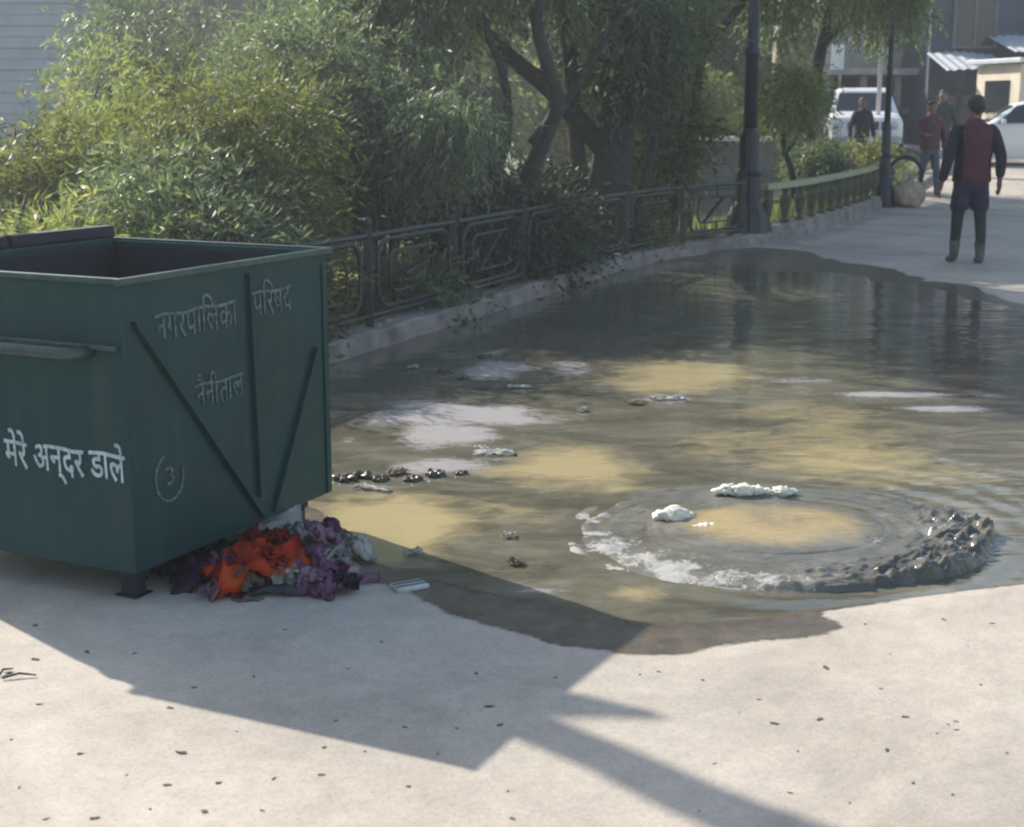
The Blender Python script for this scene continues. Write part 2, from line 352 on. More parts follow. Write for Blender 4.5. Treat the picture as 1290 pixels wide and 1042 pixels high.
# ---------------------------------------------------------------- upwelling
def build_dome():
    nr, na = 150, 420
    r = np.linspace(0.001, DR + .03, nr); a = np.linspace(0, 2 * math.pi, na, endpoint=False)
    Rr, A = np.meshgrid(r, a, indexing='ij')
    ex = 1 + .035 * np.sin(A * 2 + .5) + .03 * fbm(np.cos(A) * 3 + 9, np.sin(A) * 3 + 4, 3)
    rr = Rr / DR
    X = np.cos(A) * Rr * ex * 1.02; Y = np.sin(A) * Rr * ex * .93
    up = .040 * np.clip(1 - (rr / .50) ** 2, 0, 1) ** .6
    plate = .012 + .006 * sstep(.45, .85, rr)
    frontk = .25 + .75 * sstep(-.45, .6, -np.sin(A) + .35 * np.cos(A))
    edge = 1 - sstep(.97 - .16 * (1 - sstep(.2, .8, np.cos(A + .7))), 1.0, rr + .09 * fbm(X * 9, Y * 9, 3))
    chop = sstep(.52, .93, rr)
    n = fbm(X * 14 + 3, Y * 20, 4); n2 = fbm(A * 9, rr * 5, 3)
    right = .20 + 1.25 * sstep(0, .9, np.cos(A + .30))
    rings = .0022 * np.sin(rr * 62 + 5 * fbm(X * 5, Y * 5, 3)) * sstep(.4, .6, rr)
    z = up * .8 + rings + frontk * (plate + chop * (.060 * np.abs(n) * 2 * right + .018 * n2)) * edge + .012 * fbm(X * 6, Y * 8, 2) + .006 * np.exp(-((rr - .50 - .05 * fbm(X * 6, Y * 6, 3)) / .05) ** 2)
    z = np.where(rr > 1.0, -.012, z)
    co = np.stack([X, Y, z], -1).reshape(-1, 3)
    idx = np.arange(nr * na).reshape(nr, na); nx = np.roll(idx, -1, 1)
    q = np.stack([idx[:-1], idx[1:], nx[1:], nx[:-1]], -1).reshape(-1, 4)
    me = mesh_np('overflowing_sewer', co, q)
    silt_sun = (1 - sstep(.25, .55, rr)) * (.55 + .6 * vn(X * 5, Y * 5)) ; silt_sun = np.clip(silt_sun, 0, 1)
    ang = np.abs(np.angle(np.exp(1j * (A - math.pi * 1.12))))
    foam = .34 * sstep(.42, .68, rr) * sstep(-.5, .5, -np.sin(A)) * sstep(.25, .6, vn(X * 9, Y * 14)) + sstep(.60, .86, rr) * (1 - sstep(.5, 1.6, ang)) * (.22 + .5 * sstep(.3, .7, vn(X * 14, Y * 20))) + .16 * sstep(.55, .8, rr) * sstep(.5, .75, vn(X * 16, Y * 22)) + .5 * np.exp(-((rr - .50) / .05) ** 2) * sstep(.55, .8, vn(X * 9, Y * 9 + 5))
    ridge = .8 * sstep(.55, .85, rr) * sstep(-.1, .7, np.cos(A + .30)) * sstep(.2, .6, vn(X * 12, Y * 16))  # mask for the painted shade on the right ridge
    foam = foam * (1 - ridge)
    for k, v in (('silt_sun', silt_sun), ('foam', foam), ('ridge', ridge)):
        t = me.attributes.new(k, 'FLOAT', 'POINT'); t.data.foreach_set('value', np.clip(v, 0, 1).astype(np.float32).reshape(-1))
    o = link('sewage_upwelling', me, M['churn'], None, True); o.location = (DC.x, DC.y, 0)
    tag(o, 'round bubbling dome of brown sewage water welling up in the flooded road', 'upwelling')
build_dome()
def lump(bm, c, s, seed=0, sub=3, amp=.35, fr=2.2):
    r = bmesh.ops.create_icosphere(bm, subdivisions=sub, radius=1)
    for v in r['verts']:
        p = v.co.copy(); k = 1 + amp * mnoise.noise(p * fr + Vector((seed, seed * 2, 0))) + amp * .5 * mnoise.noise(p * fr * 2.6 + Vector((seed, 0, 3)))
        v.co = Vector((p.x * s[0], p.y * s[1], p.z * s[2])) * k + Vector(c)
def foam_lump(px, py, z, label, parts, seed):
    c = G(px, py, z); c.z = .014; bm = bmesh.new()
    for i, (dx, dy, r) in enumerate(parts): lump(bm, (dx, dy, r * .3), (r * 1.25, r, r * .62), seed + i, 3, .5)
    o = obj('foam_clump', bm, M['foam'], None, True); o.location = c
    tag(o, label, 'foam', 'foam clumps on the bubbling water')
foam_lump(850, 648, .03, 'largest cream foam clump at the left of the bubbling dome centre', [(0, 0, .05), (-.045, .01, .03), (.05, .02, .025)], 1)
foam_lump(887, 660, .03, 'small flat foam fleck just right of the largest foam clump', [(0, 0, .02), (.035, 0, .02), (-.03, 0, .012)], 5)
foam_lump(935, 616, .03, 'wide white foam ridge at the far rim of the bubbling centre', [(0, 0, .04), (-.06, .01, .035), (.06, .0, .03), (.1, 0, .02), (-.1, 0, .02)], 9)
foam_lump(986, 617, .03, 'small round foam clump right of the wide white foam ridge', [(0, 0, .032), (.04, .01, .02)], 14)
# ---------------------------------------------------------------- bank / terrain
def bank_z(X, Y):
    d = side(X, Y)
    z = .10 - .9 * sstep(.35, 4.0, d) - .5 * sstep(4, 14, d) + .18 * fbm(X * .8, Y * .8, 4) * sstep(.4, 1.5, d)
    z = np.where(d < .30, -.35, z) + gzv(np.minimum(Y, 50))
    far = sstep(60, 170, Y) * 11 + sstep(30, 120, -X) * 7
    return z + far + .8 * fbm(X * .08, Y * .08, 4) * sstep(30, 60, Y)
xb = np.concatenate([np.arange(-160, -16, 6), np.arange(-16, 14, .35), np.arange(14, 160, 6)])
yb = np.concatenate([np.arange(-40, 0, 4), np.arange(0, 32, .35), np.arange(32, 60, 1.5), np.arange(60, 260, 6)])
tag(grid('ground', xb, yb, bank_z, M['grass']), kind='structure')
def bz(x, y): return float(bank_z(np.array([float(x)]), np.array([float(y)]))[0])
# kerb
def strip(name, pts, prof, mat):                          # prof: list of (offset to the bank side, z)
    bm = bmesh.new(); rows = []
    for i, p in enumerate(pts):
        d = (pts[min(i + 1, len(pts) - 1)] - pts[max(i - 1, 0)]).normalized(); n = Vector((-d.y, d.x))
        zz = gz(p.y); j = .008 * math.sin(i * 1.7) + .006 * math.sin(i * 4.1)
        rows.append([bm.verts.new((p.x + n.x * o + j * n.x, p.y + n.y * o, z + zz + (j * .5 if z > 0.05 else 0))) for o, z in prof])
    for a, b in zip(rows, rows[1:]):
        for k in range(len(prof) - 1): bm.faces.new((a[k], a[k + 1], b[k + 1], b[k]))
    return obj(name, bm, mat)
KF = resample(KL, .12)
tag(strip('kerb', KF, [(0, -.2), (0, .115), (.02, .13), (.24, .135), (.26, .12), (.26, -.2)], M['kerb']), kind='structure')
tag(strip('footing_strip', KF, [(.262, -.3), (.262, .06), (.55, .045), (.56, -.3)], M['soil']), kind='structure')
def kpt(s):                                                # point at arc length s from the start, and its tangent
    acc = 0
    for a, b in zip(KF, KF[1:]):
        L = (b - a).length
        if acc + L >= s: 
            return a + (b - a) * ((s - acc) / L), (b - a).normalized()
        acc += L
    return KF[-1], (KF[-1] - KF[-2]).normalized()
def k_s_at_y(y):
    acc = 0
    for a, b in zip(KF, KF[1:]):
        if b.y >= y: return acc
        acc += (b - a).length
    return acc
# ---------------------------------------------------------------- iron railing
def railing():
    t = thing('iron_railing', 'dark green wrought iron railing of rounded panels along the kerb, crooked and overgrown', 'railing')
    s0 = k_s_at_y(3.2); s1 = k_s_at_y(17.0); n = int((s1 - s0) / 1.28); L = (s1 - s0) / n
    def place(s, lx, off=.13):
        p, d = kpt(s + lx); nn = Vector((-d.y, d.x)); return Vector((p.x + nn.x * off, p.y + nn.y * off, 0))
    for i in range(n + 1):
        p = place(s0 + i * L, 0); bm = bmesh.new(); lean = random.uniform(-.03, .03)
        bar(bm, p + Vector((0, 0, .12)), p + Vector((lean, 0, .80)), .055, .055, .006)
        lump(bm, p + Vector((lean, 0, .83)), (.035, .035, .04), i, 2, .05)
        obj('post', bm, M['iron'], t)
    for i in range(n):
        s = s0 + i * L
        P = lambda u, z: place(s, u * L) + Vector((0, 0, z))
        bm = bmesh.new(); tube(bm, [P(.02, .74), P(.5, .745), P(.98, .74)], .019, 8); obj('top_rail', bm, M['iron'], t)
        bm = bmesh.new(); tube(bm, [P(.02, .20), P(.5, .20), P(.98, .20)], .016, 8); obj('bottom_rail', bm, M['iron'], t)
        bm = bmesh.new()
        def rr(u0, u1, z0, z1, r, rad):
            pts = []
            for cx, cz, a0 in ((u1 - r / L, z1 - r, 0), (u0 + r / L, z1 - r, 90), (u0 + r / L, z0 + r, 180), (u1 - r / L, z0 + r, 270)):
                for k in range(6):
                    a = R(a0 + k * 18); pts.append(P(cx + math.cos(a) * r / L, cz + math.sin(a) * r))
            pts.append(pts[0]); tube(bm, pts, rad, 6, False)
        rr(.09, .91, .24, .70, .14, .016)
        rr(.22, .78, .33, .61, .09, .013)
        if i % 2 == 0:
            bar(bm, P(.30, .33), P(.62, .61), .04, .018); bar(bm, P(.5, .2), P(.5, .33), .022, .022); bar(bm, P(.5, .61), P(.5, .74), .022, .022)
        else:
            bar(bm, P(.36, .33), P(.36, .61), .02, .02); bar(bm, P(.64, .33), P(.64, .61), .02, .02); bar(bm, P(.36, .45), P(.64, .50), .045, .018)
        for u in (.09, .91): bar(bm, P(u, .47), P(.02 if u < .5 else .98, .47), .02, .02)
        obj('panel', bm, M['iron'], t)
railing()
# ---------------------------------------------------------------- baluster parapet beyond the lamp
def parapet():
    t = thing('baluster_parapet', 'low curved parapet of mossy green balusters with yellow green top rail beyond the lamp post', 'parapet')
    s0 = k_s_at_y(17.4); s1 = k_s_at_y(25.2); off = .16
    pts = []
    s = s0
    while s <= s1:
        p, d = kpt(s); pts.append(p); s += .15
    for nm, z0, z1, wd, mt in (('top_rail', .635, .70, .06, 'mossy'), ('plinth', .0, .20, .13, 'kerb')):
        bm = bmesh.new(); rows = []
        for i, p in enumerate(pts):
            d = (pts[min(i + 1, len(pts) - 1)] - pts[max(i - 1, 0)]).normalized(); n = Vector((-d.y, d.x)); g = gz(p.y)
            rows.append([bm.verts.new((p.x + n.x * (off + o), p.y + n.y * (off + o), z + g)) for o, z in ((-wd, z0), (-wd, z1), (wd, z1), (wd, z0))])
        for a, b in zip(rows, rows[1:]):
            for k in range(4): bm.faces.new((a[k], a[(k + 1) % 4], b[(k + 1) % 4], b[k]))
        bm.faces.new(rows[0]); bm.faces.new(rows[-1][::-1])
        obj(nm, bm, M[mt], t)
    s = s0 + .12
    bm = bmesh.new(); lathe(bm, [(.065, .205), (.065, .23), (.035, .26), (.055, .34), (.078, .46), (.070, .52), (.032, .57), (.055, .60), (.055, .633)], 10)
    first = obj('baluster', bm, M['baluster'], t, True); k = 0
    while s < s1:
        p, d = kpt(s); n = Vector((-d.y, d.x)); o = first if k == 0 else first.copy()
        if k: C.objects.link(o); o.parent = t
        o.location = (p.x + n.x * off, p.y + n.y * off, gz(p.y)); s += .60; k += 1
parapet()
# ---------------------------------------------------------------- lamp posts
def lamp_post(px, py, sc, label, sw=1.0):
    g = G(px, py); t = thing('lamp_post', label, 'lamp post', (g.x, g.y, g.z))
    bm = bmesh.new(); w_ = sw
    lathe(bm, [(.31 * w_, 0), (.31 * w_, .06), (.27 * w_, .09), (.24 * w_, .34), (.20 * w_, .42), (.155 * w_, .50), (.15 * w_, .80), (.17 * w_, .84), (.125 * w_, .90), (.12 * w_, 1.30), (.10 * w_, 1.36)], 12)
    obj('base', bm, M['pole'], t, False)
    bm = bmesh.new(); lathe(bm, [(.085 * w_, 1.362), (.08 * w_, 2.2), (.095 * w_, 2.22), (.095 * w_, 2.28), (.072 * w_, 2.3), (.06 * w_, 4.0)], 14); obj('shaft', bm, M['pole'], t, True)
    bm = bmesh.new(); tube(bm, [(-.38, 0, 3.9), (-.3, 0, 4.05), (0, 0, 4.02), (.3, 0, 4.05), (.38, 0, 3.9)], .022, 8); obj('cross_arm', bm, M['pole'], t, True)
    for sx in (-.38, .38):
        bm = bmesh.new(); lathe(bm, [(.05, 3.55), (.10, 3.62), (.13, 3.80), (.06, 3.86), (.02, 3.92)], 12, (sx, 0, 0)); obj('lantern', bm, M['lantern'], t, True)
    t.scale = (1, 1, sc); return t
M['lantern'] = simple('lantern_glass', (.6, .6, .55), .3, .1)
lamp_post(940, 306, 1.0, 'thick black cast iron lamp post with flared base at the edge of the flooded road')
lamp_post(1112, 262, 1.0, 'thinner dark lamp post standing farther up the street at the parapet end', .62)
# ---------------------------------------------------------------- the bin
N0 = Vector((-1.185, 4.30, 0)); SDIR = (Vector((-.696, 5.30, 0)) - N0); SL = SDIR.length; ang = math.atan2(SDIR.y, SDIR.x)
# local frame: x along the side (near -> far), y along the front (towards the left), z up
BX = SL; BY = 1.0; ZB = .125; ZT = 1.05
def text_mesh(name, body, size, mat, parent, mtx, depth=.0012, wid=None, offset=0.0):
    cu = bpy.data.curves.new(name, 'FONT'); cu.body = body; cu.size = size; cu.resolution_u = 3; cu.extrude = depth; cu.offset = offset
    o = bpy.data.objects.new(name, cu); C.objects.link(o)
    dg = bpy.context.evaluated_depsgraph_get(); me = bpy.data.meshes.new_from_object(o.evaluated_get(dg)); bpy.data.objects.remove(o)
    xs_ = [v.co.x for v in me.vertices]
    if wid and xs_:
        k = wid / (max(xs_) - min(xs_)); x0 = min(xs_)
        for v in me.vertices: v.co.x = (v.co.x - x0) * k
    for v in me.vertices:                                   # uneven hand lettering
        v.co.y += .004 * math.sin(v.co.x * 33) ; v.co.x += .002 * math.sin(v.co.y * 70)
    me.transform(mtx); r = link(name, me, mat, parent); return r
def big_bin():
    t = thing('garbage_container', 'large open dark green steel garbage container with white Hindi lettering and litter under its corner', 'garbage container', (N0.x, N0.y, 0), ang)
    th = .012
    bm = bmesh.new()
    box(bm, (th / 2, BY / 2, (ZB + ZT) / 2), (th, BY, ZT - ZB))                      # x=0: the front face, runs to the left
    box(bm, (BX - th / 2, BY / 2, (ZB + ZT) / 2), (th, BY, ZT - ZB))
    box(bm, (BX / 2, th / 2, (ZB + ZT) / 2), (BX - 2 * th, th, ZT - ZB - .002))               # y=0: the right side
    box(bm, (BX / 2, BY - th / 2, (ZB + ZT) / 2), (BX - 2 * th, th, ZT - ZB - .002))
    box(bm, (BX / 2, BY / 2, ZB + .02), (BX - 2 * th, BY - 2 * th, .02))
    obj('body', bm, M['bin'], t)
    bm = bmesh.new(); e = .016
    for a, b in (((-e, -e), (BX + e, -e)), ((BX + e, -e), (BX + e, BY + e)), ((BX + e, BY + e), (-e, BY + e)), ((-e, BY + e), (-e, -e))):
        ex = e if a[1] == b[1] else 0; ey = e if a[0] == b[0] else 0
        sx = -1 if ex else 0; 
        if a[1] == b[1]: box(bm, ((a[0] + b[0]) / 2, a[1] + (e / 2 - .003) * (1 if a[1] < .5 else -1), ZT), (abs(b[0] - a[0]) + .02, .020, .022), None, .004)
        else: box(bm, (a[0] + (e / 2 - .003) * (1 if a[0] < .5 else -1), (a[1] + b[1]) / 2, ZT + .0015), (.020, abs(b[1] - a[1]) - .012, .020), None, .004)
    obj('rim', bm, M['bin_edge'], t)
    # side ribs: a V of pressed channels and an upright
    def S_(u, v): return Vector((u * BX, -.0045, ZB + v * (ZT - ZB)))
    for a, b, wd in ((S_(.04, .86), S_(.60, .02), .030), (S_(.93, .62), S_(.66, .02), .026), (S_(.57, .96), S_(.59, .10), .024)):
        bm = bmesh.new(); bar(bm, a, b, wd, .009, .002) 
        obj('rib', bm, M['bin'], t)
    for cx in (.010, BX - .010):
        bm = bmesh.new(); box(bm, (cx, -.003, (ZB + ZT) / 2 - .02), (.030, .006, ZT - ZB - .05), None, .002); obj('corner_angle', bm, M['bin'], t)
    for nm, c_, s_ in (('inner_shade_face', (BX - th - .003, BY / 2, .6), (.004, BY - .04, .86)), ('inner_shade_face', (BX / 2, BY - th - .003, .6), (BX - .04, .004, .86)), ('inner_shade_face', (BX / 2, th + .003, .6), (BX - .04, .004, .86)), ('inner_shade_face', (th + .003, BY / 2, .6), (.004, BY - .04, .86))):
        bm = bmesh.new(); box(bm, c_, s_); obj(nm, bm, M['bin_dark'], t)  # dark sheets paint the shade in the hollow of the container
    # front: ledge and pipe handle
    def F_(y, z): return Vector((-.012, y, z))
    bm = bmesh.new(); box(bm, (-.010, BY / 2, .845), (.020, BY - .03, .016), None, .004); obj('ledge', bm, M['bin_edge'], t)
    bm = bmesh.new(); tube(bm, [(-.005, .125, .832), (-.045, .135, .828), (-.06, .17, .826), (-.06, .83, .826), (-.045, .865, .828), (-.005, .875, .832)], .021, 10); obj('handle', bm, M['bin_edge'], t, True)
    # lid folded open over the left side
    bm = bmesh.new()
    prof = [(.99, 1.07), (.998, 1.108), (1.03, 1.11), (1.09, 1.085), (1.15, .95), (1.17, .70), (1.18, .42)]
    for x0, x1 in ((0.04, BX / 2 - .01), (BX / 2 + .01, BX - .0)):
        rows = []
        for x in (x0, x1): rows.append([bm.verts.new((x, y, z)) for y, z in prof] + [bm.verts.new((x, y + .014, z - .012)) for y, z in reversed(prof)])
        n = len(rows[0])
        for k in range(n): bm.faces.new((rows[0][k], rows[0][(k + 1) % n], rows[1][(k + 1) % n], rows[1][k]))
        bm.faces.new(rows[0][::-1]); bm.faces.new(rows[1])
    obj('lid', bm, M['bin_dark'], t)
    for x in (.10, BX - .10):
        for y in (.10, BY - .10):
            bm = bmesh.new(); box(bm, (x, y, .10), (.09, .07, .055), None, .006); box(bm, (x, y, .05), (.05, .07, .10), None, .01); box(bm, (x, y, .012), (.085, .09, .02), None, .005)
            obj('foot', bm, M['bin_dark'], t)
    # lettering. front face: text must read left to right seen from outside (-x): its x axis runs along -y
    fm = lambda y, z: Matrix(((0, 0, -1, -.0025), (-1, 0, 0, y), (0, 1, 0, z), (0, 0, 0, 1)))
    text_mesh('lettering', "कचरा मेरे अन्दर डाले", .135, M['letter'], t, fm(.735, .425), wid=.72, offset=.0012)
    sm = lambda x, z, rot=0: Matrix(((1, 0, 0, x), (0, 0, 1, -.0025), (0, 1, 0, z), (0, 0, 0, 1)))
    def side_m(x, z): return Matrix(((1, 0, 0, x), (0, 0, -1, -.0025), (0, 1, 0, z), (0, 0, 0, 1)))
    text_mesh('lettering', "नगरपािलका", .135, M['letter2'], t, side_m(.15, .845), wid=.42)
    text_mesh('lettering', "पिरषद", .135, M['letter2'], t, side_m(.66, .86), wid=.23)
    text_mesh('lettering', "नैनीताल", .12, M['letter2'], t, side_m(.33, .60), wid=.26)
    text_mesh('lettering', "3", .085, M['letter2'], t, side_m(.165, .375), wid=.036)
    bm = bmesh.new(); pts = []
    for k in range(29):
        a = R(30 - 270 * k / 28 - 10); pts.append((.182 + .068 * math.cos(a), -.002, .40 + .078 * math.sin(a)))
    tube(bm, pts, .0042, 5); obj('painted_ring', bm, M['letter2'], t)
    return t
big_bin()
# ---------------------------------------------------------------- trash heap
def sheet(name, w_, d_, amp, seed, mat, n=16, fold=2.5, lift=.0):
    """a crumpled thin film, closed with a little thickness"""
    bm = bmesh.new(); rows = []
    for i in range(n + 1):
        row = []
        for j in range(n + 1):
            u = i / n - .5; v = j / n - .5
            p = Vector((u * fold + seed, v * fold, seed * .7)); z = amp * (mnoise.noise(p * 1.6) + .6 * abs(mnoise.noise(p * 3.6))) + amp * .5
            r = 1 + .25 * mnoise.noise(Vector((math.atan2(v, u) * 2, seed, 0))) * (abs(u) + abs(v))
            dx = amp * .6 * mnoise.noise(p * 2.5 + Vector((5, 0, 0)))
            cz = (.25 - (u * u + v * v)) * 2.2 * lift
            row.append(bm.verts.new((u * w_ * r + dx, v * d_ * r + dx, max(0.003, z + cz))))
        rows.append(row)
    for i in range(n):
        for j in range(n): bm.faces.new((rows[i][j], rows[i + 1][j], rows[i + 1][j + 1], rows[i][j + 1]))
    ex = bmesh.ops.solidify(bm, geom=bm.faces[:], thickness=.002)
    return obj(name, bm, mat, None, True)
def plast(name, c, rough=.35, tr=.25):
    m = NM(name); f = m.noise(14, 4); m.col(m.ramp(f, [(.3, [x * .6 for x in c]), (.7, c)])); m.rough(rough)
    m.bump(m.noise(30, 3), .6, .006)
    t = m.n('ShaderNodeBsdfTranslucent'); t.inputs['Color'].default_value = (c[0], c[1], c[2], 1)
    ms = m.n('ShaderNodeMixShader'); ms.inputs[0].default_value = tr; m.l(m.p.outputs[0], ms.inputs[1]); m.l(t.outputs[0], ms.inputs[2]); m.l(ms.outputs[0], m.out.inputs[0]); return m.m
M['p_white'] = plast('white_film', (.75, .74, .70)); M['p_purple'] = plast('purple_film', (.48, .22, .38)); M['p_red'] = plast('red_film', (.60, .06, .05), .4, .35)
M['p_grey'] = plast('grey_film', (.12, .14, .17)); M['p_dark'] = plast('dark_purple_film', (.07, .04, .10)); M['p_pink'] = plast('pink_film', (.68, .45, .55)); M['p_tan'] = plast('tan_card', (.36, .30, .22), .8, .05)
m = NM('orange_red_film'); f = m.noise(9, 4); f.node.inputs['Distortion'].default_value = .6
m.col(m.ramp(f, [(.3, (.50, .03, .02)), (.5, (.88, .12, .03)), (.68, (1.0, .33, .08))])); m.rough(.35); m.bump(m.noise(30, 3), .5, .005)
t_ = m.n('ShaderNodeBsdfTranslucent'); t_.inputs['Color'].default_value = (.95, .22, .04, 1); ms_ = m.n('ShaderNodeMixShader'); ms_.inputs[0].default_value = .45
m.l(m.p.outputs[0], ms_.inputs[1]); m.l(t_.outputs[0], ms_.inputs[2]); m.l(ms_.outputs[0], m.out.inputs[0]); M['p_orange'] = m.m
def trash(px, py, w_, d_, amp, mat, label, name='plastic_bag', rz=0, z=0.012, tilt=0, seed=None, lift=.02, cat='litter', fold=2.5, group='litter heaped beside the garbage container'):
    g = G(px, py); o = sheet(name, w_, d_, amp, seed if seed is not None else px * .37, M[mat], fold=fold, lift=lift)
    o.location = (g.x, g.y, z); o.rotation_euler = (tilt, 0, rz); tag(o, label, cat, group); return o
trash(330, 738, .36, .28, .085, 'p_orange', 'vivid orange red plastic bag in the middle of the litter heap', rz=.3, z=.01, lift=.09, fold=3)
trash(300, 745, .20, .20, .05, 'p_red', 'dark red crumpled bag left of the orange bag', rz=.9, lift=.07, fold=3)
trash(388, 733, .22, .20, .07, 'p_purple', 'mauve crumpled bag right of the orange bag in the heap', rz=.2, lift=.06, fold=6)
trash(412, 748, .20, .15, .04, 'p_purple', 'mauve torn bag at the front right of the heap', rz=1.2, lift=.05, fold=4)
trash(370, 705, .26, .2, .06, 'p_pink', 'pale pink crumpled film on the far side of the heap', rz=.5, lift=.08, z=.02, fold=3)
trash(332, 688, .30, .16, .03, 'p_white', 'large white plastic sheet draped behind the orange bag', 'plastic_sheet', rz=.35, z=.085, tilt=.3, lift=.03, fold=1.6)
trash(440, 705, .16, .18, .05, 'p_white', 'pale crumpled film at the water edge of the heap', 'plastic_sheet', rz=.3, lift=.05, fold=3)
trash(338, 752, .24, .10, .03, 'p_grey', 'grey blue flattened pouch in front of the orange bag', 'pouch', rz=.05, z=.015, lift=.03)
trash(255, 740, .2, .2, .05, 'p_dark', 'dark purple bag under the container corner', rz=.4, lift=.05, fold=3)
trash(225, 725, .22, .2, .05, 'p_dark', 'nearly black bag lying deepest under the container', rz=1.4, lift=.06, fold=3)
trash(258, 748, .09, .07, .02, 'p_pink', 'small pinkish scrap left of the red bag', 'paper_scrap', rz=.7, lift=.01)
trash(455, 738, .13, .05, .02, 'p_purple', 'narrow mauve strip pointing out of the heap to the right', 'plastic_strip', rz=.4, lift=.01)
trash(312, 762, .10, .04, .01, 'p_tan', 'thin tan paper scrap lying at the front of the heap', 'paper_scrap', rz=.1, lift=.005)
trash(300, 716, .22, .18, .05, 'p_dark', 'dark wet rag behind the red bag', 'rag', rz=.6, lift=.06, fold=3)
trash(420, 690, .14, .1, .04, 'p_tan', 'brown crumpled paper behind the mauve bags', 'paper_scrap', rz=.9, lift=.05, fold=3)
TS = random.Random(5)
for px, py, w_, mt, zz, lab in ((352, 722, .12, 'p_red', .09, 'red torn film draped over the top of the orange bag'), (372, 716, .10, 'p_white', .10, 'white torn film between the orange and mauve bags'), (402, 718, .11, 'p_pink', .09, 'pink torn film on the crest of the mauve bag'),
        (425, 730, .09, 'p_white', .04, 'white fleck on the right flank of the mauve bags'), (395, 752, .08, 'p_pink', .03, 'pale pink rag end at the front foot of the mauve bags'), (365, 748, .09, 'p_white', .03, 'pale crumple between the grey pouch and the mauve bags'),
        (283, 735, .10, 'p_purple', .05, 'mauve film caught left of the orange bag'), (322, 715, .10, 'p_red', .08, 'deep red film behind the orange bag'), (435, 752, .07, 'p_dark', .02, 'dark scrap at the right tip of the heap'),
        (268, 757, .08, 'p_pink', .01, 'pinkish scrap in front of the dark purple bag'), (345, 738, .10, 'p_orange', .08, 'bright orange fold on the front of the orange bag'), (308, 752, .09, 'p_tan', .03, 'small tan crumple at the left foot of the orange bag'), (412, 700, .12, 'p_purple', .07, 'mauve film on the far side of the heap near the container foot')):
    trash(px, py, w_, w_ * .8, .05, mt, lab, 'plastic_scrap', TS.uniform(0, 3), zz, TS.uniform(-.3, .5), lift=.02, fold=4)
# striped packet on the wet edge
def packet():
    g = G(516, 744); t = thing('striped_packet', 'small white and dark striped packet lying on the damp road right of the heap', 'packet', (g.x, g.y, .006), .5)
    bm = bmesh.new(); box(bm, (0, 0, .010), (.115, .072, .018), None, .007); obj('wrapper', bm, M['p_white'], t, True)
    for y in (-.018, .012):
        bm = bmesh.new(); box(bm, (0, y, .0195), (.108, .011, .003), None, .001); obj('stripe', bm, M['p_grey'], t)
packet()
FL = 'scraps floating on the flood water'
for px, py, w_, d_, mt, lab, rz in ((622, 573, .19, .09, 'p_white', 'bright white torn scrap floating alone in the muddy water middle', .1),
        (606, 568, .06, .05, 'p_white', 'tiny white fleck touching the torn white scrap', 1.0),
        (840, 504, .20, .07, 'p_white', 'pale flat scrap floating below the yellow patch', .1),
        (800, 510, .05, .10, 'p_tan', 'thin curled straw beside the pale flat scrap', 1.0),
        (655, 490, .14, .05, 'p_white', 'small white scrap on the grey scum near the kerb', .1),
        (735, 519, .06, .04, 'p_white', 'dot of white litter right of the grey scum patch', .6),
        (500, 598, .10, .06, 'p_tan', 'tan scrap among the black debris right of the container', .9),
        (470, 618, .16, .05, 'p_white', 'long pale straw in the debris line right of the container', -.3),
        (520, 700, .07, .06, 'p_white', 'little white scrap on the yellow patch near the water edge', .2),
        (640, 677, .05, .03, 'p_white', 'upper of two tiny flecks in the open brown water', .2),
        (650, 712, .05, .05, 'p_tan', 'lower of two tiny flecks in the open brown water', .7),
        (520, 465, .07, .05, 'p_white', 'white fleck floating close to the kerb beside the container', .1),
        (895, 330, .05, .06, 'p_white', 'small pale scrap at the foot of the dark bank left of the lamp post', .1)):
    o = trash(px, py, w_, d_, .016, mt, lab, 'floating_scrap', rz, .006, lift=.004, group=FL)
def debris(px, py, s, lab, seed, flat=.4):
    g = G(px, py); bm = bmesh.new()
    for k in range(5):
        a = seed + k * 1.3; lump(bm, (s * math.cos(a) * random.uniform(.2, 1.1), s * .5 * math.sin(a), s * .12), (s * .42, s * .34, s * flat), seed + k, 2, .9, 2.5)
    o = obj('debris_lump', bm, M['muck'], None, True); o.location = (g.x, g.y, .0); tag(o, lab, 'debris', 'black muck lumps in the flood water')
M['muck'] = simple('black_muck', (.05, .045, .035), .35, .6, 30, bump=.8)
for k, (px, py, s, lab) in enumerate([(433, 606, .05, 'black muck lump closest to the container in the debris line'), (455, 602, .05, 'second black muck lump from the container'), (478, 606, .04, 'third muck lump from the container'),
        (520, 606, .04, 'dark lump in the middle of the debris line'), (545, 600, .05, 'wide dark lump toward the right of the debris line'), (580, 598, .03, 'small lump ending the debris line on the right'),
        (560, 470, .05, 'dark lump poking from the grey scum near the kerb'), (585, 478, .04, 'lower dark lump in the grey scum near the kerb'), (610, 452, .05, 'far dark lump in the grey scum near the kerb')]):
    debris(px, py, s, lab, k * 3.1 + 1)
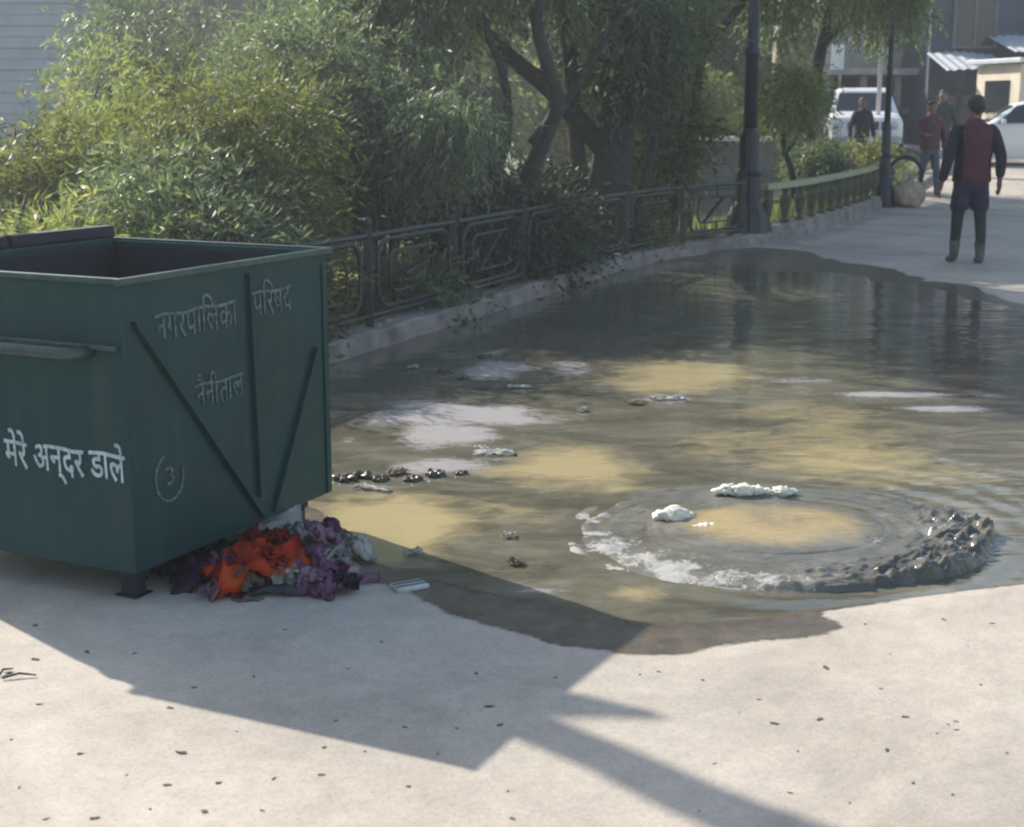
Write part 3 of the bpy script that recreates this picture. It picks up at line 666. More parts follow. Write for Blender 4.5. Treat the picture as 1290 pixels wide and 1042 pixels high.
# ---------------------------------------------------------------- specks on the dry concrete
M['speck'] = simple('dry_leaf_bit', (.07, .055, .042), .8, .5, 20)
PX = [(230, 957, 9), (258, 1032, 9), (275, 995, 7), (101, 958, 7), (210, 998, 7), (408, 950, 6), (120, 1040, 8), (404, 985, 6), (618, 897, 8), (630, 921, 6), (645, 1040, 6), (423, 916, 5), (510, 924, 5),
      (215, 900, 6), (110, 828, 6), (45, 795, 6), (245, 874, 5), (320, 860, 4), (45, 838, 7), (52, 895, 6), (10, 855, 7), (1032, 914, 7), (1040, 847, 7), (975, 919, 7), (1117, 953, 6), (1140, 911, 6), (1205, 917, 5),
      (1206, 927, 5), (1180, 932, 4), (1193, 920, 4), (1150, 995, 6), (1005, 955, 4), (885, 863, 5), (955, 888, 4), (830, 852, 4), (806, 855, 4), (1110, 875, 4), (995, 1007, 5), (900, 970, 4), (1235, 870, 4), (1190, 785, 5), (1090, 790, 4),
      (1250, 790, 4), (1268, 957, 4), (600, 855, 5), (575, 925, 4), (440, 850, 4), (300, 930, 4), (170, 830, 4), (515, 1000, 6), (640, 1005, 4), (550, 958, 4), (345, 990, 5), (15, 940, 5), (60, 1040, 6), (1200, 1010, 5), (1070, 1020, 4),
      (930, 905, 3), (700, 860, 4), (360, 800, 4), (480, 815, 4), (1120, 830, 3), (1220, 820, 3), (25, 1000, 5), (160, 985, 4), (190, 1028, 5), (330, 1030, 5), (460, 955, 4), (880, 1030, 4)]
protos = []
for k in range(4):
    bm = bmesh.new(); n = 7; top = []; bot = []
    for i in range(n):
        a = 2 * math.pi * i / n; r = random.uniform(.6, 1.1) * (1.5 if i % n in (0,) else 1)
        top.append(bm.verts.new((math.cos(a) * r, math.sin(a) * r * .55, .25 + random.uniform(-.1, .25)))); bot.append(bm.verts.new((math.cos(a) * r * .9, math.sin(a) * r * .5, 0)))
    bm.faces.new(top); bm.faces.new(bot[::-1])
    for i in range(n): bm.faces.new((bot[i], bot[(i + 1) % n], top[(i + 1) % n], top[i]))
    me = bpy.data.meshes.new('leaf_bit'); bm.to_mesh(me); bm.free(); me.materials.append(M['speck']); protos.append(me)
def rzf(x, y): return float(road_z(np.array([x]), np.array([y]))[0])
for px, py, s in PX:
    g = G(px, py); o = bpy.data.objects.new('leaf_bit', random.choice(protos)); C.objects.link(o); o.location = (g.x, g.y, rzf(g.x, g.y) - .001)
    r = s / 1800 * g.y * .85; o.scale = (r, r * 1.1, r * .8); o.rotation_euler = (0, 0, random.uniform(0, 6.28))
    tag(o, 'small dark dry leaf bit lying on the pale concrete road', 'leaf bit', 'dark leaf bits scattered on the dry road')
for px, py, ln, rz, lab in ((25, 862, .09, .3, 'thin dry twig on the sunlit road at the far left edge of the view'), (8, 856, .05, 1.2, 'short twig crossing the thin dry twig at the left edge')):
    g = G(px, py); bm = bmesh.new(); tube(bm, [(-ln / 2, 0, .006), (0, .008, .012), (ln / 2, -.004, .006)], [.003, .0035, .002], 6); o = obj('twig', bm, M['bark'], None, True); o.location = (g.x, g.y, rzf(g.x, g.y)); o.rotation_euler = (0, 0, rz); tag(o, lab, 'twig')
# ---------------------------------------------------------------- foliage
def leaf_mesh(name, clumps, L, W, droop=.35, per=9, spread=.45, tw=.34, tint=(0, 1), dirb=(0, 0, 0)):
    V = []; T = []
    for (cx, cy, cz, rx, ry, rz, n) in clumps:
        d = RS.normal(size=(n, 3)); d /= np.linalg.norm(d, axis=1)[:, None]
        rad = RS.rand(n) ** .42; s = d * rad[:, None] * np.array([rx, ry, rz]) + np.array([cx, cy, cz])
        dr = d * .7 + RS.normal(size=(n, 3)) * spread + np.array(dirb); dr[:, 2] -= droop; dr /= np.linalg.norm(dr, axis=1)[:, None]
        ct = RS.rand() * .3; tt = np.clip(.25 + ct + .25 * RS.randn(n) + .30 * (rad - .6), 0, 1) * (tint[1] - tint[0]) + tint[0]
        tl = tw * (.6 + .8 * RS.rand(n))
        for k in range(per):
            u = (k + .5) / per; base = s + dr * (tl * u)[:, None]; base[:, 2] -= (u * u * tl * .35)
            r = RS.normal(size=(n, 3)); r -= (r * dr).sum(1)[:, None] * dr; r /= np.linalg.norm(r, axis=1)[:, None]
            ld = dr * .75 + r * .65; ld[:, 2] -= droop * .5; ld /= np.linalg.norm(ld, axis=1)[:, None]
            sd = np.cross(ld, RS.normal(size=(n, 3))); sd /= np.linalg.norm(sd, axis=1)[:, None]
            l = L * (.6 + .7 * RS.rand(n))[:, None]; wv = W * (.7 + .6 * RS.rand(n))[:, None]
            up = np.cross(sd, ld)
            V.append(np.stack([base, base + ld * l * .45 + sd * wv * .5 + up * wv * .2, base + ld * l, base + ld * l * .45 - sd * wv * .5 + up * wv * .2], 1))
            T.append(np.clip(tt + RS.randn(n) * .10, 0, 1))
    V = np.concatenate(V); T = np.concatenate(T); q = np.arange(len(V) * 4).reshape(-1, 4)
    me = mesh_np(name, V.reshape(-1, 3), q); a = me.attributes.new('tint', 'FLOAT', 'FACE'); a.data.foreach_set('value', T.astype(np.float32)); return me
def tree(name, label, cat, base, limbs, clumps, mat, L=.09, W=.02, bark='bark', group=None, stem='trunk', **kw):
    """base = (x,y); limbs and clumps in metres relative to the foot of the tree"""
    t = thing(name, label, cat, (base[0], base[1], bz(base[0], base[1]) - .03), 0, group)
    if limbs:
        bm = bmesh.new()
        for pts, r0, r1 in limbs:
            P = [Vector(p) for p in pts]; D = []
            for i in range(len(P) - 1):
                p0 = P[max(i - 1, 0)]; p1 = P[i]; p2 = P[i + 1]; p3 = P[min(i + 2, len(P) - 1)]
                for k in range(5):
                    q = k / 5; D.append(.5 * ((2 * p1) + (p2 - p0) * q + (2 * p0 - 5 * p1 + 4 * p2 - p3) * q * q + (3 * p1 - p0 - 3 * p2 + p3) * q ** 3))
            D.append(P[-1]); D = [p + Vector((mnoise.noise(p * 3), mnoise.noise(p * 3 + Vector((9, 0, 0))), 0)) * .05 * min(1, i / 3) for i, p in enumerate(D)]
            tube(bm, D, [r0 + (r1 - r0) * i / (len(D) - 1) for i in range(len(D))], 8)
        obj(stem, bm, M[bark], t, True)
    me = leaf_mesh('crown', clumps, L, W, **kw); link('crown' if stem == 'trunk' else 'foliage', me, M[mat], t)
    return t
def blobs(n, box_, r, tw, seed, flat=.8):
    rs = np.random.RandomState(seed); (x0, x1), (y0, y1), (z0, z1) = box_; out = []
    for _ in range(n):
        k = r * (.65 + .7 * rs.rand()); out.append((rs.uniform(x0, x1), rs.uniform(y0, y1), rs.uniform(z0, z1), k, k, k * flat, int(tw * (k / r) ** 2)))
    return out
LB = 'willow shrubs on the bank behind the container'
def shrub(px, ytop, Y, wpx, label, mat, seed, nbl=10, r=.42, tw=130, grp=LB, low=0.0, name='willow_shrub', L=.085, W=.0165, **kw):
    """upright multi-stemmed shrub; px/ytop/wpx give where its crown stands at distance Y"""
    x = at(px, 200, Y).x; top = at(px, ytop, Y).z; hw = max(.25, wpx / 1800 * Y / 2 - r * .55); b = bz(x, Y); H = top - b
    rs = np.random.RandomState(seed)
    cl = blobs(nbl, ((-hw, hw), (-.6, .6), (low * H + .25, H - r * .5)), r, int(tw * 1.6), seed)
    lim = []
    for k in range(5):
        ax = rs.uniform(-hw, hw); lim.append(([(ax * .15, 0, 0), (ax * .4, rs.uniform(-.2, .2), H * .35), (ax * .8, rs.uniform(-.4, .4), H * .65), (ax, rs.uniform(-.4, .4), H * .9)], .035, .008))
    return tree(name, label, 'shrub', (x, Y), lim, cl, mat, L, W, group=grp, stem='stems', **kw)
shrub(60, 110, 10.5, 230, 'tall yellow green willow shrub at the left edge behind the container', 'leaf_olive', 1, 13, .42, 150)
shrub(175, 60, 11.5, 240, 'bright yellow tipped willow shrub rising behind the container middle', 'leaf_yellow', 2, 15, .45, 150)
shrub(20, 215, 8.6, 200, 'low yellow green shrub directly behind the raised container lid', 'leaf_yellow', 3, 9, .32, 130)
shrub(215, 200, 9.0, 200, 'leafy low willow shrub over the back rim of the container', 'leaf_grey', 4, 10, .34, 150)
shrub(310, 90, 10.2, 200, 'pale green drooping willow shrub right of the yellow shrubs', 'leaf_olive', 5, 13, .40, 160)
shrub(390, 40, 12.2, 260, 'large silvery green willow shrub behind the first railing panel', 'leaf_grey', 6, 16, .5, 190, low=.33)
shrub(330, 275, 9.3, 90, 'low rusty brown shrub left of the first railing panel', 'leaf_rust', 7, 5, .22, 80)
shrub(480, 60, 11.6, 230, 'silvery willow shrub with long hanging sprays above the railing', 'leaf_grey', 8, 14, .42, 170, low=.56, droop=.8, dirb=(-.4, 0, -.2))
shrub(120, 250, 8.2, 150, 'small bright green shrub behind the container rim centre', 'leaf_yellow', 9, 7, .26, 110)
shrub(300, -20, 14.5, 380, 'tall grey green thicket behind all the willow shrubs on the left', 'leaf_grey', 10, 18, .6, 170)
shrub(640, 220, 13.6, 150, 'low dark shrub between the leaning trunks behind the railing', 'leaf_dark', 12, 6, .35, 120)
# dark shrubs spilling over the railing
SR = 'dark shrubs growing through the railing'
def kshrub(y, off, hgt, wd, label, mat, seed, r=.22, n=8, tw=85):
    s = k_s_at_y(y); p, d = kpt(s); nn = Vector((-d.y, d.x)); x, yy = p.x + nn.x * off, p.y + nn.y * off
    t = tree('railing_shrub', label, 'shrub', (x, yy), [([(0, 0, 0), (.1, 0, hgt * .5), (.2, 0, hgt * .9)], .02, .006), ([(0, 0, 0), (-.1, .1, hgt * .5), (-.25, .1, hgt * .85)], .02, .006)],
             blobs(n, ((-wd * .35, wd * .35), (-wd / 2, wd / 2), (.12, hgt)), r, tw, seed), mat, .075, .028, group=SR, stem='stems', droop=.2)
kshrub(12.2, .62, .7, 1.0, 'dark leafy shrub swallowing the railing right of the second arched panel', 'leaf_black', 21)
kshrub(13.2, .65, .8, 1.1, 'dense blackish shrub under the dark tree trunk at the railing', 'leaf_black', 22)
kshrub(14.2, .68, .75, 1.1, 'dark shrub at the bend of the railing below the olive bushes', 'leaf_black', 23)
kshrub(15.4, .5, .6, .9, 'low ragged shrub just left of the big lamp post base', 'leaf_olive', 24, n=6, tw=70)
kshrub(9.0, .5, .28, .7, 'weeds at the foot of the first railing panel beside the container', 'leaf_olive', 25, .14, 6, 50)
kshrub(10.6, .45, .30, .8, 'weeds at the foot of the arched railing panel', 'leaf_grey', 26, .14, 6, 50)
# the dark main trees over the railing
TG = 'dark trees leaning over the railing'
X = lambda px, Y: at(px, 300, Y).x
tree('leaning_tree', 'tall dark tree with thick trunk leaning over the railing bend left of the lamp post', 'tree', (X(765, 15.2), 15.2),
     [([(0, 0, -.1), (.05, 0, 1.2), (.2, -.1, 2.6), (.35, -.3, 4.2), (.3, -.5, 6.0)], .26, .07), ([(.05, 0, 1.0), (-.6, -.2, 1.7), (-1.3, -.5, 2.3), (-1.9, -.8, 3.4)], .12, .04),
      ([(.1, 0, 1.8), (.7, .1, 2.8), (1.5, .2, 4.0)], .09, .03), ([(-.25, .1, -.1), (-.35, 0, 1.4), (-.5, -.1, 3.0), (-.4, -.2, 4.8)], .11, .04), ([(.15, 0, 0), (.5, .1, 1.3), (.6, .1, 3.0)], .07, .03)],
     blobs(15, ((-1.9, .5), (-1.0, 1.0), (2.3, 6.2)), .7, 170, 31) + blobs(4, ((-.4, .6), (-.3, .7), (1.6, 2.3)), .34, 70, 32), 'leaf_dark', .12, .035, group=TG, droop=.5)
tree('leaning_tree', 'forked tree with a crooked low limb reaching left above the arched railing panel', 'tree', (X(668, 13.2), 13.2),
     [([(0, 0, -.1), (-.06, 0, .8), (.22, -.05, 1.5), (.06, -.1, 2.3), (.28, 0, 3.3), (.1, 0, 4.8)], .095, .03), ([(-.02, 0, .55), (-.32, -.15, .95), (-.55, -.3, 1.25), (-.9, -.4, 1.55)], .09, .03),
      ([(-.32, -.15, .93), (-.75, -.3, .86), (-1.3, -.4, .92), (-1.75, -.5, .8)], .045, .014), ([(-.45, -.2, 1.1), (-.38, -.3, .6), (-.22, -.4, .1)], .05, .035), ([(0, 0, 1.2), (.4, 0, 1.7), (.9, 0, 2.5)], .05, .02), ([(-.3, 0, .98), (-.2, 0, 1.5), (-.45, 0, 2.6), (-.4, 0, 3.6)], .05, .02)],
     blobs(15, ((-1.9, .9), (-1.0, .9), (2.35, 4.6)), .52, 170, 33), 'leaf_grey', .11, .028, group=TG, droop=.6, dirb=(-.2, 0, 0))
tree('olive_bush', 'olive brown feathery bush of many thin stems left of the lamp post', 'bush', (X(845, 17.2), 17.2),
     [([(0, 0, 0), (a * .3, .1, .8), (a * .8, .1, 1.8), (a, 0, 2.9)], .04, .012) for a in (-.9, -.6, -.3, -.1, .15, .35)],
     blobs(17, ((-.85, .22), (-.4, .4), (.7, 3.3)), .40, 190, 35), 'leaf_olive', .10, .026, stem='stems', droop=.1)
tree('overhanging_tree', 'tall tree behind the lamp post whose leaves hang over the top of the street', 'tree', (X(862, 22.5), 22.5),
     [([(0, 0, -.2), (.1, 0, 2), (.3, -.4, 4), (.9, -1.2, 6)], .12, .06), ([(.2, -.2, 3), (1.2, -1, 4.2), (2.6, -2, 4.6)], .08, .03)],
     blobs(28, ((-.8, 3.3), (-2.0, .6), (3.6, 7.0)), .7, 180, 37), 'leaf_olive', .12, .035, droop=.8)
tree('overhanging_tree', 'tree by the second lamp post with foliage fringing the beige building wall', 'tree', (X(1010, 27.5), 27.5),
     [([(0, 0, -.2), (.1, 0, 2), (.4, -.2, 4), (.9, -.6, 6)], .15, .06), ([(.2, -.2, 3), (1.2, -.5, 4.0), (2.2, -.8, 4.7)], .07, .03)],
     blobs(20, ((-1.2, 2.0), (-1.2, .8), (3.6, 7.0)), .7, 160, 39), 'leaf_grey', .13, .04, droop=.8)
tree('shade_tree', 'tall slim trunked tree added so its high crown shades the street by the walking man', 'tree', (X(618, 21.5), 21.5),
     [([(0, 0, -.2), (.08, 0, 2), (.3, -.1, 4.2), (.5, 0, 6.8)], .15, .07), ([(.2, 0, 3.6), (1.2, -.2, 5.0), (2.4, -.3, 6.2)], .08, .03), ([(.2, 0, 3.8), (-.8, .2, 5.0), (-1.6, .3, 6.2)], .08, .03)],
     blobs(54, ((-4.2, 3.6), (-2.0, 4.5), (5.4, 8.6)), 1.0, 200, 38), 'leaf_dark', .14, .045, droop=.5)  # unseen high crown, added to shade the road
tree('shade_tree', 'second tall tree farther back added to thicken the shading canopy over the street', 'tree', (X(735, 26.5), 26.5),
     [([(0, 0, -.2), (-.08, 0, 2), (-.2, -.1, 4.2), (.2, 0, 6.8)], .16, .07), ([(-.2, 0, 3.9), (1.2, -.2, 5.2), (2.6, -.3, 6.6)], .08, .03)],
     blobs(34, ((-2.2, 3.8), (-2.4, 2.6), (5.8, 8.8)), 1.0, 210, 36), 'leaf_dark', .15, .05, droop=.5)  # second added crown, extends the road shade
tree('small_tree', 'small sunlit tree with a crooked thin trunk behind the parapet', 'tree', (X(992, 24.0), 24.0),
     [([(.1, 0, 0), (.05, 0, .6), (-.12, 0, 1.1), (-.15, 0, 1.8)], .07, .03), ([(-.1, 0, .95), (.25, 0, 1.5), (.4, 0, 2.0)], .035, .015)],
     blobs(9, ((-.6, .5), (-.5, .5), (1.6, 2.6)), .36, 90, 41), 'leaf_yellow', .10, .028)  # yellow leaves stand in for sunlight the canopy blocks
tree('garden_bush', 'pale yellow green rounded bush behind the parapet near the second lamp post', 'bush', (X(1065, 27.0), 27.0),
     [], blobs(8, ((-.5, .5), (-.4, .4), (.15, .6)), .34, 220, 43), 'leaf_yellow', .07, .03, tint=(.5, 1.0))
tree('garden_bush', 'bright yellow green bush in the gap left of the big lamp post', 'bush', (X(905, 34.0), 34.0),
     [], blobs(10, ((-1.2, 1.0), (-.6, .6), (.6, 2.6)), .6, 240, 44), 'leaf_yellow', .12, .05, tint=(.4, 1.0))
tree('garden_bush', 'dim green bush behind the parapet beside the small tree', 'bush', (X(1030, 26.0), 26.0),
     [], blobs(6, ((-.35, .35), (-.3, .3), (.4, 1.2)), .3, 140, 45), 'leaf_grey', .08, .03)
# background trees closing the view to the left and centre
BT = 'background trees beyond the bank'
for i, (px, Y, H, wd, mt, lab) in enumerate([(330, 44, 9.5, 5.5, 'leaf_olive', 'broad background tree showing through the gap behind the silvery shrubs'), (520, 40, 9, 5.0, 'leaf_yellow', 'yellow green background tree above the arched railing panel'),
        (690, 46, 10, 6, 'leaf_yellow', 'sunlit background tree glimpsed between the dark trunks'), (850, 50, 10, 5.5, 'leaf_olive', 'tall background tree filling the top centre behind the lamp post'),
        (980, 56, 10, 5.5, 'leaf_grey', 'farthest background tree left of the beige building'), (215, 40, 8.0, 4.5, 'leaf_grey', 'background tree beside the pale corrugated shed')]):
    tree('background_tree', lab, 'tree', (X(px, Y), Y), [([(0, 0, -.2), (.1, 0, H * .4), (-.1, .1, H * .8)], .2, .06), ([(.05, 0, H * .35), (.8, 0, H * .6)], .09, .03)],
         blobs(26, ((-wd / 2, wd / 2), (-1, 1), (.8, H)), 1.3, 190, 60 + i), mt, .24, .09, group=BT)
# bank grass (nobody could count it)
def bank_grass():
    n = 26000; y = RS.uniform(5, 30, n); d = .5 + RS.rand(n) ** 1.3 * 9; xk = np.interp(y, _ka[:, 1], _ka[:, 0]); x = xk - d; z = bank_z(x, y)
    h = .06 + .16 * RS.rand(n) * (.5 + vn(x * .7, y * .7)); a = RS.rand(n) * 6.28; wv = .010 + .012 * RS.rand(n)
    b = np.stack([x, y, z - .01], -1); s = np.stack([np.cos(a) * wv, np.sin(a) * wv, 0 * a], -1); ln = np.stack([RS.randn(n) * .05, RS.randn(n) * .05, h], -1)
    V = np.stack([b - s, b + s, b + ln + s * .2, b + ln - s * .2], 1); me = mesh_np('grass', V.reshape(-1, 3), np.arange(n * 4).reshape(-1, 4))
    at_ = me.attributes.new('tint', 'FLOAT', 'FACE'); at_.data.foreach_set('value', np.clip(vn(x * .6, y * .6) + RS.randn(n) * .15, 0, 1).astype(np.float32))
    tag(link('grass', me, M['leaf_yellow']), 'sunlit yellow green grass on the bank below the railing', 'grass', kind='stuff')
bank_grass()
# the roadside tree just left of the view; its trunk and broken limb throw the long shadow across the road
tree('roadside_tree', 'forked roadside tree with a snapped limb just beyond the left edge behind the container', 'tree', (-3.25, 6.79),
     [([(0, 0, -.1), (0, 0, 1.2), (.0, 0, 2.5), (.03, 0, 3.6), (.2, .0, 5.0), (.35, 0, 6.6)], .085, .075), ([(.0, 0, 3.3), (-.05, 0, 3.8), (-.25, 0, 4.6), (-.8, .2, 6.2)], .07, .06), ([(-.06, 0, 2.90), (.10, .02, 3.03), (.24, .03, 3.11), (.37, .05, 3.19)], .17, .008)],
     blobs(14, ((-1.2, 1.2), (-1.0, .9), (6.6, 8.2)), .7, 120, 71), 'leaf_olive', .10, .03, bark='bark2')
# ---------------------------------------------------------------- background buildings and walls
M['beige'] = simple('beige_plaster', (.40, .35, .29), .85, .2, 1.5); M['slab'] = simple('slab_concrete', (.42, .40, .37), .8, .3, 3)
M['shutter'] = simple('grey_shutter', (.17, .16, .165), .55, .2, 4); M['blueg'] = simple('dark_blue_grey_wall', (.045, .055, .08), .7, .35, 1.2)
M['tin'] = simple('corrugated_tin', (.62, .64, .68), .45, .15, 4, metal=.3); M['cream'] = simple('cream_wall', (.72, .62, .48), .8, .15, 2)
M['glass'] = simple('dark_glass', (.02, .025, .03), .08, .2, 3, bump=0); M['white'] = simple('white_plaster', (.75, .74, .70), .7, .1, 3)
M['maroonw'] = simple('maroon_fascia', (.13, .06, .055), .7, .3, 3); M['shed'] = simple('blue_grey_siding', (.30, .34, .42), .6, .15, 2)
M['wallgrey'] = simple('grey_retaining_wall', (.16, .15, .16), .85, .35, 2)
def building_a():
    Y0 = 44.0; z0 = gz(44) - .1; xa = at(1028, 100, Y0).x; xb_ = at(1172, 100, Y0).x; zs = at(1100, 92, Y0).z
    t = thing('shop_building', 'beige plastered shop building with shuttered ground floor behind the white truck', 'building', ((xa + xb_) / 2, Y0, z0)); W_ = xb_ - xa; hs = zs - z0
    bm = bmesh.new(); box(bm, (0, 4, hs + 2.6), (W_, 7, 5.0)); obj('upper_wall', bm, M['beige'], t)
    bm = bmesh.new(); box(bm, (0, 4.6, hs / 2 - .0), (W_, 6, hs - .2)); obj('ground_floor_wall', bm, M['shutter'], t)
    bm = bmesh.new(); box(bm, (0, 2.7, hs), (W_ + .3, 8.4, .18), None, .02); obj('slab', bm, M['slab'], t)
    bm = bmesh.new(); box(bm, (0, -.9 + 2.3, hs - .38), (W_ - .3, .1, .55)); obj('fascia', bm, M['maroonw'], t)
    for k in range(4):
        x = -W_ / 2 + .2 + k * (W_ - .4) / 3
        bm = bmesh.new(); box(bm, (x, -.9, (hs - .1) / 2), (.18, .18, hs - .1), None, .02); obj('column', bm, M['slab'], t)
    for k in range(3):
        x = -W_ / 2 + .2 + (k + .5) * (W_ - .4) / 3; wv = (W_ - .4) / 3 - .35
        bm = bmesh.new(); n = 14
        for i in range(n): box(bm, (x, 1.56, .12 + i * (hs - .9) / n), (wv, .05, (hs - .9) / n * .8), None, .008)
        obj('shutter', bm, M['shed'] if k == 0 else M['shutter'], t)
    for k in range(2):
        x = -W_ / 4 + k * W_ / 2
        bm = bmesh.new(); box(bm, (x, .46, hs + 2.2), (1.0, .08, 1.2)); f = obj('window', bm, M['glass'], t)
        bm = bmesh.new()
        for dx in (-.5, 0, .5): box(bm, (x + dx, .40, hs + 2.2), (.06, .05, 1.26))
        for dz in (-.62, .62): box(bm, (x, .396, hs + 2.2 + dz), (1.08, .06, .06))
        obj('frame', bm, M['white'], f)
    bm = bmesh.new(); tube(bm, [(W_ / 2 - .12, .44, hs + .1), (W_ / 2 - .12, .44, hs + 5)], .06, 8); obj('drainpipe', bm, M['white'], t)
    bm = bmesh.new(); box(bm, (0, 4, hs + 5.2), (W_ + .4, 7.6, .2), None, .02); obj('roof', bm, M['slab'], t)
building_a()
def building_b():
    Y0 = 41.0; z0 = gz(41) - .1; xa = at(1176, 100, Y0).x; zs = at(1200, 92, Y0).z - z0; W_ = 9.0
    t = thing('dark_building', 'tall dark blue grey building at the top right with tin awnings', 'building', (xa + W_ / 2, Y0, z0))
    bm = bmesh.new(); box(bm, (0, 4, 5.0), (W_, 7, 10)); obj('wall', bm, M['blueg'], t)
    for k in range(4):
        for j in range(2):
            x = -W_ / 2 + 1.2 + k * 2.2; z = zs + 1.4 + j * 2.7
            bm = bmesh.new(); box(bm, (x, .47, z), (1.1, .08, 1.3)); f = obj('window', bm, M['glass'], t)
            bm = bmesh.new()
            for dx in (-.58, 0, .58): box(bm, (x + dx, .42, z), (.07, .06, 1.3))
            for dz in (-.68, .68): box(bm, (x, .415, z + dz), (1.25, .09, .07))
            obj('frame', bm, M['wallgrey'], f)
    for k in range(3):
        x = -W_ / 2 + 1.5 + k * 3
        bm = bmesh.new()
        for i in range(16): box(bm, (x, .44, .15 + i * (zs - .7) / 16), (2.6, .05, (zs - .7) / 16 * .8), None, .008)
        obj('shutter', bm, M['shutter'], t)
    bm = bmesh.new(); box(bm, (0, 4, 10.1), (W_ + .3, 7.4, .2)); obj('roof', bm, M['slab'], t)
    def awn(x0, x1, zf, zb, yf, yb):
        bm = bmesh.new(); n = int((x1 - x0) / .06); r0 = []; r1 = []; r2 = []; r3 = []
        for i in range(n + 1):
            x = x0 + (x1 - x0) * i / n; c_ = .02 * math.sin(i * 1.57); sg = .05 * math.sin(i * .13)
            r0.append(bm.verts.new((x, yf, zf + c_ + sg))); r1.append(bm.verts.new((x, yb, zb + c_ + sg))); r2.append(bm.verts.new((x, yf, zf + c_ + sg - .012))); r3.append(bm.verts.new((x, yb, zb + c_ + sg - .012)))
        for i in range(n): bm.faces.new((r0[i], r0[i + 1], r1[i + 1], r1[i])); bm.faces.new((r2[i], r3[i], r3[i + 1], r2[i + 1])); bm.faces.new((r0[i], r2[i], r2[i + 1], r0[i + 1]))
        obj('awning', bm, M['tin'], t)
    awn(-W_ / 2 - .1, -W_ / 2 + 1.75, zs + .02, zs + .55, -1.6, .45); awn(-W_ / 2 + 1.6, W_ / 2, zs + .50, zs + 1.0, -1.9, .45)
    for x in (-W_ / 2 + 1.75, -W_ / 2 + .3):
        bm = bmesh.new(); tube(bm, [(x, -1.5, 0), (x, -1.5, zs + .05)], .08, 8); obj('post', bm, M['pole'], t)
building_b()
def cream_house():
    p = at(1262, 120, 37.5)
    t = thing('cream_kiosk', 'small sunlit cream kiosk behind the white car at the right edge', 'kiosk', (p.x + 1.3, 38.3, gz(38)), R(14))
    bm = bmesh.new(); box(bm, (0, 0, 1.15), (2.6, 2.0, 2.3), None, .02); obj('wall', bm, M['cream'], t)
    bm = bmesh.new(); box(bm, (0, 0, 2.38), (3.0, 2.5, .12), None, .02); obj('roof', bm, M['tin'], t)
    bm = bmesh.new(); box(bm, (-1.315, 0, 1.5), (.03, 1.1, .8)); obj('hatch', bm, M['glass'], t)
cream_house()
def retaining():
    a = at(800, 178, 31); b = at(975, 178, 31)
    t = thing('retaining_wall', 'grey retaining wall with a pale coping seen left of the big lamp post', 'wall', ((a.x + b.x) / 2, 31, bz((a.x + b.x) / 2, 31) - .3))
    h = a.z - t.location.z
    bm = bmesh.new(); box(bm, (0, 0, h / 2), (b.x - a.x, .35, h)); obj('wall_face', bm, M['wallgrey'], t)
    bm = bmesh.new(); box(bm, (0, -.02, h + .05), (b.x - a.x + .1, .46, .10), None, .02); obj('coping', bm, M['white'], t)
retaining()
def shed():
    Y0 = 30.0; a = at(-160, 128, Y0); b = at(92, 128, Y0); zt = at(0, -60, Y0).z; z0 = bz((a.x + b.x) / 2, Y0)
    t = thing('corrugated_shed', 'pale blue grey shed wall with horizontal siding at the top left corner', 'shed', ((a.x + b.x) / 2, Y0, z0)); W_ = b.x - a.x
    bm = bmesh.new(); h = zt - z0; n = int(h / .22)
    for i in range(n): box(bm, (0, 1.5, .11 + i * .22), (W_, 3.0 - (.06 if i % 2 else 0), .215), None, .02)
    obj('wall', bm, M['shed'], t)
    bm = bmesh.new(); box(bm, (0, 1.5, h + .12), (W_ + .5, 3.6, .16)); obj('roof', bm, M['tin'], t)
shed()
# white notice panel on a post in front of the shop
g = at(1055, 72, 40.0); t = thing('notice_board', 'blank white notice board on a tall thin post before the beige building', 'sign', (g.x, 40.0, gz(40)))
bm = bmesh.new(); box(bm, (0, 0, g.z - gz(40)), (.36, .05, .66), None, .01); obj('board', bm, M['white'], t)
bm = bmesh.new(); tube(bm, [(0.1, .05, 0), (0.1, .05, g.z - gz(40) + .4)], .035, 8); obj('post', bm, M['slab'], t)
for k, (px, Y, lab) in enumerate(((1037, 39, 'thin pale utility pole at the left end of the beige building'), (1104, 36, 'slim tan pole rising just left of the second lamp post'))):
    g = at(px, 180, Y); bm = bmesh.new(); tube(bm, [(0, 0, 0), (.02, 0, 6.5)], [.06, .045], 8); o = obj('utility_pole', bm, M['slab'], None, True); o.location = (g.x, Y, gz(Y)); tag(o, lab, 'pole')
